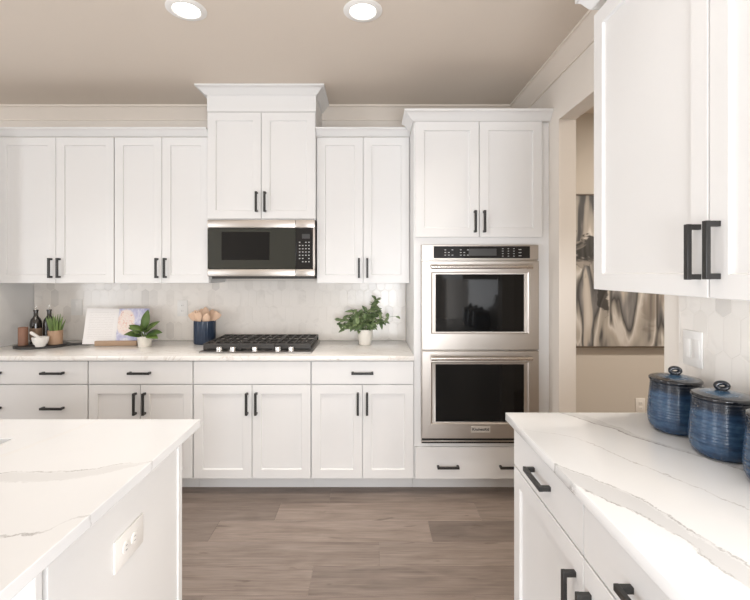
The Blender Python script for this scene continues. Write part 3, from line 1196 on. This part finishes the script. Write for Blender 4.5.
MB().box(MW2 - .0135, MW2, MF - .029, MF - .0005, .0685, .3615, .002).build('side_trim', M['steel'], cpn, smooth=20)
for i in range(4):
    for j in range(7):
        if (i * 3 + j * 5) % 11 == 0:
            continue
        button(cpn, .268 + i * .022, .268 + i * .022 + .010, MF - .0266, MF - .0255, .118 + j * .023, .1245 + j * .023)
MB().box(.290, .345, MF - .0266, MF - .0255, .286, .318).build('display', M['lcd'], cpn, smooth=0)

# ------------------------------------------------------------------ gas cooktop
CT = .914
ck = thing('gas_cooktop', 'gas cooktop with black cast iron grates and steel knobs', 'cooktop', (MWX, 3.17, CT))
cw, cd = .381, .252
MB().box(-cw, cw, -cd, cd, .0003, .012, .004).build('tray', M['steel_dark'], ck, smooth=30)
MB().box(-cw + .02, cw - .02, -cd + .075, cd - .015, .0122, .016, .002).build('burner_deck', M['iron'], ck, smooth=30)
for bx, by, br in ((-.25, .12, .042), (-.25, -.055, .034), (0, .035, .055), (.25, .12, .034), (.25, -.055, .042)):
    bn = MB().lathe([(0, .0165), (br + .012, .0165), (br + .010, .026), (br, .029), (0, .029)], 24, (bx, by, 0)).build('burner', M['chrome'], ck)
    MB().lathe([(0, .0293), (br * .85, .0293), (br * .85, .034), (br * .75, .037), (0, .037)], 24, (bx, by, 0)).build('burner_cap', M['iron'], bn)
for i in range(3):
    gx0 = -cw + .012 + i * (2 * cw - .024) / 3 + .002
    gx1 = -cw + .012 + (i + 1) * (2 * cw - .024) / 3 - .002
    gy0, gy1 = -cd + .045, cd - .012
    g = MB()
    zt0, zt1 = .042, .058
    bw = .012
    for yy in (gy0, gy1 - bw):
        g.box(gx0, gx1, yy, yy + bw, zt0, zt1, .002)
    for xx in (gx0, gx1 - bw):
        g.box(xx, xx + bw, gy0 + bw, gy1 - bw, zt0, zt1, .002)
    for q in (.28, .5, .72):
        xx = gx0 + (gx1 - gx0) * q - bw / 2
        g.box(xx, xx + bw, gy0 + bw, gy1 - bw, zt0 + .001, zt1 - .0005, .002)
    for q in (.22, .5, .78):
        yy = gy0 + (gy1 - gy0) * q - bw / 2
        g.box(gx0 + bw, gx1 - bw, yy, yy + bw, zt0 + .002, zt1 - .001, .002)
    # front skirt and feet
    for xx in (gx0, gx1 - bw):
        for yy in (gy0, gy1 - bw):
            g.box(xx, xx + bw, yy, yy + bw, .0125 if yy < 0 else .0165, zt0, .001)
    g.box(gx0 + bw, gx1 - bw, gy0 + .001, gy0 + .008, .024, zt0, .001)
    g.build('grate', M['iron'], ck, smooth=30)
for kx in (-.248, -.156, -.007, .149, .239):
    k = MB().lathe([(0, .0122), (.024, .0122), (.024, .016), (.021, .019), (.0195, .040), (.016, .043), (0, .043)], 20, (kx, -cd + .022, 0)).build('knob', M['chrome'], ck)

# ------------------------------------------------------------------ switches and outlets
def wall_plate(name, label, cat, loc, rz, wd, ht, kind, rot_x=False):
    """local: plate faces -y"""
    t = thing(name, label, cat, loc, rz)
    MB().box(-wd / 2, wd / 2, -.006, -.0002, -ht / 2, ht / 2, .002).build('plate', M['plate'], t, smooth=30)
    if kind == 'rocker':
        for k in (-1, 1) if wd > .09 else (0,):
            r = MB().box(-.0165 + k * .022, .0165 + k * .022, -.0085, -.0062, -.034, .034, .001).build('rocker', M['plate'], t, smooth=30)
    else:
        for s in (-1, 1):
            if kind == 'flat':
                sx, sz = s * .022, 0
                r = MB().lathe([(0, 0), (.0165, 0), (.0165, .002), (.015, .0025), (0, .0025)], 20, mat=Matrix.Translation((sx, -.006, sz)) @ Matrix.Rotation(PI / 2, 4, 'X')).build('socket', M['plate'], t, smooth=30)
                sl = MB()
                for q in (-1, 1):
                    sl.box(sx - .005, sx + .004, -.0092, -.0084, sz + q * .006 - .0013, sz + q * .006 + .0013)
            else:
                sx, sz = 0, s * .022
                r = MB().box(-.0165, .0165, -.0085, -.0062, sz - .0165, sz + .0165, .001).build('socket', M['plate'], t, smooth=30)
                sl = MB()
                for q in (-1, 1):
                    sl.box(q * .006 - .0013, q * .006 + .0013, -.0092, -.0084, sz - .004, sz + .006)
            sl.build('slots', M['slot_grey'], r, smooth=0)
    return t


wall_plate('light_switch', 'white light switch plate on the tile behind the black bottles', 'switch', (-2.345, BACK - .0082, 1.180), 0, .088, .128, 'rocker')
wall_plate('wall_outlet', 'white wall outlet on the tile left of the utensil crock', 'outlet', (-1.498, BACK - .0082, 1.172), 0, .084, .128, 'duplex')
wall_plate('light_switch', 'large white double rocker switch plate on the tile above the blue canisters', 'switch', (RW - .0082, 1.572, 1.184), -PI / 2, .093, .128, 'rocker')
wall_plate('wall_outlet', 'white outlet low on the beige wall below the abstract painting', 'outlet', (2.24, HALL - .0002, .355), 0, .078, .122, 'duplex')
wall_plate('island_outlet', 'white sideways outlet on the island end panel', 'outlet', (EX - .0058, 1.237, .690), PI / 2, .146, .087, 'flat')

# ------------------------------------------------------------------ painting in the hall
pt = thing('painting', 'large abstract beige, grey and black painting on the hall wall', 'painting', (1.52, HALL - .002, .84))
PWD, PHT = 1.25, 1.262
MB().box(.012, PWD - .012, -.036, -.002, .012, PHT - .012, .002).build('canvas', M['painting'], pt, smooth=20)
fr = MB()
fr.box(0, PWD, -.042, 0, 0, .011)
fr.box(0, PWD, -.042, 0, PHT - .011, PHT)
fr.box(0, .011, -.042, 0, .011, PHT - .011)
fr.box(PWD - .011, PWD, -.042, 0, .011, PHT - .011)
fr.build('frame', M['frame_dark'], pt, smooth=0)

# ------------------------------------------------------------------ blue canisters
cn = None
CAN_LABELS = ['blue ribbed canister farthest from the viewer, nearest the doorway', 'middle blue ribbed canister between its two neighbours',
              'blue ribbed canister closest to the viewer, cut by the picture edge']
def make_canister():
    t = thing('canister', CAN_LABELS[0], 'canister', (0, 0, CT), 0, 'blue stoneware canisters on the right countertop')
    body = [(0, .0003), (.060, .0003), (.069, .003), (.078, .012), (.084, .026)]
    nz = 96
    HB = .166
    for i in range(1, nz + 1):
        zz = .026 + (HB - .026) * i / nz
        u = i / nz
        r = .0875 - .0125 * max(0, u - .22) ** 1.05 + (-.0035 * (1 - min(1, u * 5)))
        groove = .0011 * (0.5 + 0.5 * math.cos(2 * PI * (zz / .0100) + 1.5 * math.sin(zz * 90))) * (0.4 + 0.6 * min(1, u * 3))
        body.append((r - groove, zz))
    body += [(.0765, HB + .003), (.073, HB + .004), (.068, HB + .004), (.068, .155), (.0, .155)]
    MB().lathe(body, 56).build('body', M['canister'], t, smooth=60)
    lid = MB().lathe([(0, .1705), (.066, .1705), (.078, .170), (.082, .172), (.0825, .177), (.079, .181), (.073, .1815), (.064, .183), (.042, .189), (.020, .193), (0, .194)], 56)
    l = lid.build('lid', M['lid'], t, smooth=60)
    kn = MB()
    pts = []
    for i in range(20):
        a = 2 * PI * i / 20
        pts.append((.0155 * math.cos(a), 0, .206 + .0090 * math.sin(a)))
    kn.tube(pts, .0070, 12, closed=True, flat=1.35)
    kn.lathe([(0, .191), (.017, .191), (.012, .197), (.0, .199)], 20)
    kn.build('knob', M['canister_dark'], l, smooth=60)
    for part in list(t.children) + [l.children[0]]:
        part.data.transform(Matrix.Diagonal((.955, .955, 1.0, 1.0)))
    return t


proto = make_canister()
for i, (x, y) in enumerate([(1.056, 1.502), (1.054, 1.300), (1.050, 1.098)]):
    o = proto if i == 0 else copy_tree(proto)
    o.location = (x, y, CT)
    o.rotation_euler.z = [-.35, -.35, .2][i]
    o['label'] = CAN_LABELS[i]

# ------------------------------------------------------------------ utensil crock and utensils
cr = thing('utensil_crock', 'navy blue ribbed crock holding wooden utensils beside the cooktop', 'crock', (-1.268, 3.33, CT))
b = bmesh.new()
n = 72
prof = [(.075, .0003), (.080, .006), (.080, .170), (.078, .176), (.072, .176), (.072, .02), (0, .02)]
rings = []
for r, zz in prof:
    if r == 0:
        rings.append([b.verts.new((0, 0, zz))])
        continue
    rings.append([b.verts.new(((r - (.0050 if i % 3 == 0 and .004 < zz < .172 and r > .0795 else 0)) * math.cos(2 * PI * i / n), (r - (.0050 if i % 3 == 0 and .004 < zz < .172 and r > .0795 else 0)) * math.sin(2 * PI * i / n), zz)) for i in range(n)])
b.faces.new(rings[0])
for a, c in zip(rings, rings[1:]):
    for i in range(n):
        j = (i + 1) % n
        if len(c) == 1:
            b.faces.new((a[i], a[j], c[0]))
        else:
            b.faces.new((a[i], a[j], c[j], c[i]))
bmesh.ops.recalc_face_normals(b, faces=b.faces)
m_ = MB()
m_.bm.free()
m_.bm = b
m_.build('body', M['crock'], cr, smooth=50)

G_UT = 'wooden utensils in the navy crock'
uts = [('wooden_spatula', 'pale wooden spatula, leftmost in the navy crock', -.054, -.012, -.104, -.012, .232, 'flat', -0.1),
       ('wooden_spoon', 'pale wooden spoon, second from left in the navy crock', -.040, .012, -.086, .020, .250, 'spoon', 0.3),
       ('wooden_spoon', 'pale wooden spoon, third from left in the navy crock', -.020, .040, -.044, .044, .262, 'spoon', 0.1),
       ('wooden_spoon', 'pale wooden spoon standing tallest at the middle of the navy crock', .002, .018, .000, .014, .278, 'spoon', 0.0),
       ('wooden_spoon', 'pale wooden spoon, third from right in the navy crock', .022, .044, .046, .048, .258, 'spoon', -0.2),
       ('wooden_spoon', 'pale wooden spoon, second from right in the navy crock', .038, .012, .082, .018, .248, 'spoon', -0.3),
       ('wooden_spatula', 'pale wooden spatula, rightmost in the navy crock', .054, -.012, .112, -.010, .236, 'flat', 0.1),
       ('wooden_fork', 'pale notched wooden fork, front left in the navy crock', -.018, -.048, -.036, -.058, .240, 'fork', 0.0),
       ('wooden_spoon', 'short pale wooden spoon, front right in the navy crock', .022, -.046, .042, -.056, .238, 'spoon', 0.1)]
for nm, lab, bx, by, tx, ty, tz, kind, tw in uts:
    o0 = Vector((bx * .3, by * .3, .024))
    mid = Vector((bx, by, .16))
    tip = Vector((tx, ty, tz))
    ax = (tip - mid).normalized()
    o0 = mid - ax * ((mid.z - .024) / ax.z)
    if math.hypot(o0.x, o0.y) > .062:
        k = .062 / math.hypot(o0.x, o0.y)
        o0.x *= k
        o0.y *= k
    mb = MB()
    headL = .085
    hb = tip - ax * headL
    mb.tube([o0, (o0 + hb) / 2, hb + ax * .01], [.0048, .0055, .006], 10)
    # head: flattened lens swept along the axis
    side = ax.cross(Vector((0, 1, 0))).normalized()
    side = (side * math.cos(tw) + ax.cross(side) * math.sin(tw)).normalized()
    nrm = side.cross(ax).normalized()
    hbm = bmesh.new()
    rows = 11
    rr = []
    for i in range(rows):
        u = i / (rows - 1)
        if kind == 'spoon':
            hw = .027 * math.sin(PI * min(1, (u * .93 + .07))) ** .6 + .003
            dip = .010 * math.sin(PI * u)
        else:
            hw = .008 + .020 * min(1, u * 1.6) if u < .97 else .024
            dip = 0
        ht = .0042 if u < .95 else .0028
        ring = []
        for j in range(12):
            a = 2 * PI * j / 12
            p = hb + ax * (headL * u) + side * (hw * math.cos(a)) + nrm * (ht * math.sin(a) - dip * (1 - math.cos(a) ** 2) * .8)
            ring.append(hbm.verts.new(p))
        rr.append(ring)
    for a, c in zip(rr, rr[1:]):
        for j in range(12):
            hbm.faces.new((a[j], a[(j + 1) % 12], c[(j + 1) % 12], c[j]))
    hbm.faces.new(rr[0])
    hbm.faces.new(rr[-1])
    bmesh.ops.recalc_face_normals(hbm, faces=hbm.faces)
    mb._merge(hbm)
    if kind == 'fork':
        for q in (-1, 0, 1):
            mb.tube([tip - ax * .004 + side * q * .014, tip + ax * .022 + side * q * .015], [.0048, .003], 8)
    o = mb.build(nm, M['spoon_wood'], smooth=50, loc=(-1.268, 3.33, CT))
    tag(o, lab, 'utensil', G_UT)

# ------------------------------------------------------------------ plants
def add_leaf(bm, base, direction, up, length, width, curl=.25, fold=.25):
    d = Vector(direction).normalized()
    s = d.cross(Vector(up))
    if s.length < 1e-3:
        s = d.cross(Vector((1, 0, 0)))
    s.normalize()
    n = s.cross(d).normalized()
    rows = 7
    L_, C_, R_ = [], [], []
    for i in range(rows + 1):
        u = i / rows
        p = Vector(base) + d * (length * u) - n * (curl * length * u * u)
        hw = width / 2 * (math.sin(PI * min(1, u ** .8 * .97 + .03)) ** .8)
        C_.append(bm.verts.new(p))
        L_.append(bm.verts.new(p + s * hw + n * hw * fold))
        R_.append(bm.verts.new(p - s * hw + n * hw * fold))
    for i in range(rows):
        bm.faces.new((L_[i], C_[i], C_[i + 1], L_[i + 1]))
        bm.faces.new((C_[i], R_[i], R_[i + 1], C_[i + 1]))


def solid(o, t=.0008):
    md = o.modifiers.new('thickness', 'SOLIDIFY')
    md.thickness = t
    return o


def pot_profile(rb, rt, h, wall=.006):
    return [(0, .0003), (rb - .006, .0003), (rb, .005), (rt, h - .003), (rt - .002, h), (rt - wall, h), (rb - wall, h * .7), (0, h * .7)]


rnd = random.Random(11)
# broad-leaved plant by the cookbook
p1 = thing('potted_plant', 'small broad-leaved green plant in a cream pot beside the cookbook', 'plant', (-1.656, 3.190, CT))
MB().lathe([(0, .0003), (.040, .0003), (.044, .006), (.050, .062), (.048, .078), (.042, .078), (.040, .06), (0, .06)], 32).build('pot', M['pot'], p1)
MB().lathe([(0, .0605), (.0395, .0605), (.0, .066)], 20).build('soil', M['soil'], p1)
lb = MB()
st = MB()
leaves = [  # tip direction (x, y, z), length, width, root height
    ((.12, -.1, 1.0), .135, .066, .135), ((-.75, -.2, .62), .105, .060, .105), ((.95, -.35, .30), .130, .066, .090),
    ((.35, -.9, .35), .100, .070, .110), ((-.9, -.1, .30), .100, .050, .120), ((.75, .1, .75), .105, .055, .120),
    ((-.35, .5, .9), .110, .055, .110), ((.8, -.45, .02), .115, .062, .085), ((-.3, -.8, .5), .090, .060, .09), ((.1, .6, .8), .09, .05, .1), ((-.95, -.45, .05), .115, .05, .105), ((-.55, -.6, .25), .09, .06, .08), ((.5, -.7, .65), .09, .06, .12)]
for d, ln, wd, rz_ in leaves:
    dv = Vector(d).normalized()
    base = Vector((dv.x * .022, dv.y * .022, rz_))
    add_leaf(lb.bm, base, dv, (0, -.6, .8) if abs(dv.z) < .9 else (0, -1, 0), ln, wd, .22, .18)
    st.tube([(dv.x * .004, dv.y * .004, .062), (dv.x * .010, dv.y * .010, rz_ * .75), base + dv * .01], [.0028, .0024, .0016], 6)
st.build('stems', M['stem'], p1)
solid(lb.build('foliage', M['leaf_dark'], p1, smooth=60))

# trailing plant near the oven
p2 = thing('potted_plant', 'bushy trailing green plant in a white pot near the oven tower', 'plant', (-.036, 3.275, CT))
MB().lathe([(0, .0003), (.040, .0003), (.045, .004), (.056, .070), (.058, .112), (.056, .116), (.051, .116), (.048, .09), (0, .09)], 32).build('pot', M['pot'], p2)
MB().lathe([(0, .0905), (.0475, .0905), (.0, .100)], 20).build('soil', M['soil'], p2)
lb = MB()
st = MB()
vines = [((-.215, -.03, .150), .20), ((-.16, -.05, .118), .15), ((-.10, -.03, .250), .22), ((-.04, .02, .235), .24), ((.02, -.03, .260), .24), ((.09, -.02, .345), .30),
         ((.075, .03, .300), .27), ((.12, -.04, .190), .20), ((.17, -.02, .175), .19), ((.235, .0, .215), .2), ((.06, -.07, .17), .18), ((-.06, -.08, .16), .18),
         ((-.14, .03, .20), .2), ((.0, -.06, .20), .2), ((.11, .05, .25), .22), ((-.20, .02, .185), .2), ((-.11, -.07, .15), .17)]
for (tx, ty, tz), peak in vines:
    P0 = Vector((tx * .12, ty * .2, .098))
    P2 = Vector((tx, ty, tz))
    P1 = Vector((tx * .35, ty * .45, max(peak, tz) * .95))
    pts = []
    for i in range(9):
        u = i / 8
        pts.append(P0 * (1 - u) ** 2 + P1 * 2 * u * (1 - u) + P2 * u * u)
    st.tube(pts, [.0022] * 6 + [.0017, .0013, .001], 6)
    nl = 15
    if tx > .2:
        nl = 3
    for i in range(nl):
        u = .22 + .78 * (i + rnd.random() * .5) / nl if nl > 3 else [.35, .75, 1.0][i]
        u = min(1, u)
        p = P0 * (1 - u) ** 2 + P1 * 2 * u * (1 - u) + P2 * u * u
        tdir = (P2 - P1).normalized()
        dv = Vector((rnd.uniform(-1, 1), rnd.uniform(-1, .45), rnd.uniform(-.5, .75))) + tdir * .5
        add_leaf(lb.bm, p, dv, (rnd.uniform(-.3, .3), -.5, .8), rnd.uniform(.042, .066), rnd.uniform(.022, .033), rnd.uniform(.05, .4), .2)
st.build('stems', M['stem'], p2)
solid(lb.build('foliage', M['leaf_vine'], p2, smooth=60), .0006)

# ------------------------------------------------------------------ black board and what stands on it
BTK = .016
ang = math.radians(17)
outl = []
n = 40
a0 = .22
for i in range(n + 1):
    a = a0 + (2 * PI - 2 * a0) * i / n
    outl.append((.175 * math.cos(a), .135 * math.sin(a)))
hl = [(.20, -.022), (.235, -.017), (.290, -.017), (.300, -.010), (.302, 0), (.300, .010), (.290, .017), (.235, .017), (.20, .022)]
outl += hl
bo = MB().prism(outl, .0003, BTK, .003)
o = bo.build('serving_board', M['slate'], smooth=40, loc=(-2.412, 3.195, CT))
o.rotation_euler.z = ang
tag(o, 'round black serving board with handle in the back left corner', 'board')
ZB = CT + BTK

o = MB().lathe([(0, .0003), (.028, .0003), (.030, .003), (.030, .128), (.028, .131), (.024, .131), (.023, .120), (0, .120)], 28).build('wooden_cup', M['cup_wood'], loc=(-2.518, 3.150, ZB))
tag(o, 'tall brown wooden cup at the left end of the black board', 'cup')

BOT = [(0, .0003), (.036, .0003), (.039, .004), (.039, .145), (.037, .162), (.030, .180), (.018, .196), (.0145, .204), (.0140, .236), (.017, .237), (.017, .247), (.0135, .249), (0, .249)]
def bottle(loc, label, lab):
    t = thing('glass_bottle', label, 'bottle', loc, 0, 'dark glass bottles on the black board')
    MB().lathe(BOT, 32).build('glass', M['bottle'], t)
    MB().lathe([(0, .2493), (.007, .2493), (.006, .258), (.0025, .262), (.002, .284), (0, .285)], 12).build('pourer', M['chrome'], t)
    if lab:
        MB().lathe([(.0393, .03), (.0397, .031), (.0397, .112), (.0393, .113)], 32).build('paper_label', M['paper_label'], t)
    return t


bottle((-2.503, 3.252, ZB), 'dark bottle with brown paper label, behind the white mortar', True)
bottle((-2.428, 3.285, ZB), 'plain dark bottle without label, behind the spiky potted plant', False)

mo = MB().lathe([(0, .0003), (.028, .0003), (.031, .003), (.031, .009), (.041, .020), (.049, .042), (.052, .064), (.050, .069), (.046, .069), (.043, .046), (.028, .024), (0, .019)], 36)
o = mo.build('mortar', M['marble'], loc=(-2.350, 3.095, ZB), smooth=50)
tag(o, 'white marble mortar bowl at the front of the black board', 'mortar')
pe = MB().tube([(.020, .002, .038), (.0, .0, .052), (-.03, 0, .076), (-.060, 0, .094), (-.072, 0, .101)], [.012, .013, .010, .0125, .009], 14)
o = pe.build('pestle', M['marble'], loc=(-2.350, 3.095, ZB), smooth=60)
tag(o, 'white marble pestle resting in the mortar bowl', 'pestle')

sp = thing('potted_succulent', 'spiky green succulent in a tan wooden pot on the black board', 'plant', (-2.318, 3.198, ZB))
MB().lathe([(0, .0003), (.043, .0003), (.046, .004), (.0475, .100), (.046, .103), (.041, .103), (.040, .085), (0, .085)], 32).build('pot', M['pot_wood'], sp)
MB().lathe([(0, .0855), (.0395, .0855), (.0, .092)], 20).build('soil', M['soil'], sp)
lb = MB()
for i in range(20):
    a = i * 2.4
    rr = .006 + .027 * (i / 20) ** .6
    lean = .08 + .26 * (i / 20)
    d = Vector((math.cos(a) * lean, math.sin(a) * lean, 1)).normalized()
    base = Vector((math.cos(a) * rr, math.sin(a) * rr, .084))
    ln = rnd.uniform(.115, .150) * (1 - .2 * i / 20)
    pts = [base + d * ln * u + Vector((d.x, d.y, 0)) * (.02 * u * u) for u in (0, .25, .5, .75, 1)]
    lb.tube(pts, [.0075, .0085, .0075, .005, .001], 8, flat=.5)
lb.build('foliage', M['leaf_aloe'], sp, smooth=60)

# ------------------------------------------------------------------ cookbook on its stand
cbx, cby = -1.922, 3.30
stn = thing('cookbook_stand', 'tan wooden cookbook stand with a front ledge', 'stand', (cbx, cby, CT), math.radians(3))
MB().box(-.120, .185, -.088, -.062, .0003, .036, .003).build('ledge', M['ledge_wood'], stn, smooth=30)
tilt = Matrix.Translation((0, -.030, .006)) @ Matrix.Rotation(math.radians(-14), 4, 'X')
MB().box(-.10, .10, 0, .010, .004, .20, .002, mat=tilt).build('back_rest', M['ledge_wood'], stn, smooth=30)
MB().box(-.02, .02, .035, .105, .0003, .014, .002).box(-.012, .012, .085, .097, .012, .12, .002, mat=Matrix.Translation((0, .03, 0)) @ Matrix.Rotation(math.radians(25), 4, 'X') @ Matrix.Translation((0, -.03, 0))).build('prop', M['ledge_wood'], stn, smooth=30)

bk = thing('open_cookbook', 'open cookbook showing a text page and a floral photo page, on the stand', 'book', (cbx, cby, CT), math.radians(3))
BH = .268
def page_block(x0, x1, rot, name, mat):
    """leaning page half: hinge at x=0"""
    T = Matrix.Translation((.008, -.047, .006)) @ Matrix.Rotation(math.radians(-14), 4, 'X') @ Matrix.Rotation(rot, 4, 'Z')
    pb = bmesh.new()
    nx = 12
    rows = []
    for i in range(nx + 1):
        u = i / nx
        x = x0 + (x1 - x0) * u
        d = abs(x) / .24
        bulge = -.012 * math.sin(PI * min(1, d * 1.0)) ** .7 * (1 - .35 * d)
        rows.append((x, bulge))
    fr_, bk_ = [], []
    for x, yb in rows:
        fr_.append([pb.verts.new((x, yb, zz)) for zz in (.0, BH)])
        bk_.append([pb.verts.new((x, .006, zz)) for zz in (.0, BH)])
    for i in range(nx):
        pb.faces.new((fr_[i][0], fr_[i + 1][0], fr_[i + 1][1], fr_[i][1]))
        pb.faces.new((bk_[i][0], bk_[i][1], bk_[i + 1][1], bk_[i + 1][0]))
        pb.faces.new((fr_[i][1], fr_[i + 1][1], bk_[i + 1][1], bk_[i][1]))
        pb.faces.new((fr_[i][0], bk_[i][0], bk_[i + 1][0], fr_[i + 1][0]))
    pb.faces.new((fr_[0][0], fr_[0][1], bk_[0][1], bk_[0][0]))
    pb.faces.new((fr_[-1][0], bk_[-1][0], bk_[-1][1], fr_[-1][1]))
    bmesh.ops.recalc_face_normals(pb, faces=pb.faces)
    m2 = MB()
    m2.bm.free()
    m2.bm = pb
    o = m2.build(name, mat, bk, smooth=50)
    o.matrix_local = T
    return o


# text page: its local origin sits at the spine, so give it x from -0.235 to 0 and shift the print through a child-space offset
lp = page_block(-.226, -.0005, math.radians(6), 'text_page', M['page_text'])
rp = page_block(.0005, .225, math.radians(-1), 'photo_page', M['page_photo'])
lp['label'] = 'white page with lines of print'
rp['label'] = 'page filled by a pink and lavender flower photo'

# ------------------------------------------------------------------ recessed ceiling lights
CL = ['recessed ceiling light on the left, above the island end', 'recessed ceiling light on the right, above the walkway']
proto = None
for i, (x, y, pw) in enumerate(CAN_XY):
    if i < 2:
        t = thing('ceiling_light', CL[i], 'ceiling light', (x, y, CEIL), 0, 'recessed ceiling lights')
        MB().lathe([(.064, -.0005), (.064, -.004), (.068, -.009), (.092, -.007), (.098, -.003), (.098, -.0005)], 40).build('trim_ring', M['can_trim'], t)
        MB().lathe([(0, -.004), (.0635, -.004), (.0635, -.0008), (0, -.0008)], 40).build('lens', M['can_lens'], t)
    d = bpy.data.lights.new('can_light', 'AREA')
    d.shape = 'DISK'
    d.size = .13
    d.energy = pw
    d.spread = math.radians(100)
    d.color = (1.0, .955, .90)
    lo = bpy.data.objects.new('can_light', d)
    col.objects.link(lo)
    lo.location = (x, y, CEIL - .012)
# lamp of the hall beyond the doorway
d = bpy.data.lights.new('hall_light', 'AREA')
d.shape = 'DISK'
d.size = .25
d.energy = 58
d.color = (1.0, .905, .79)
lo = bpy.data.objects.new('hall_light', d)
col.objects.link(lo)
lo.location = (2.6, 2.3, CEIL - .02)
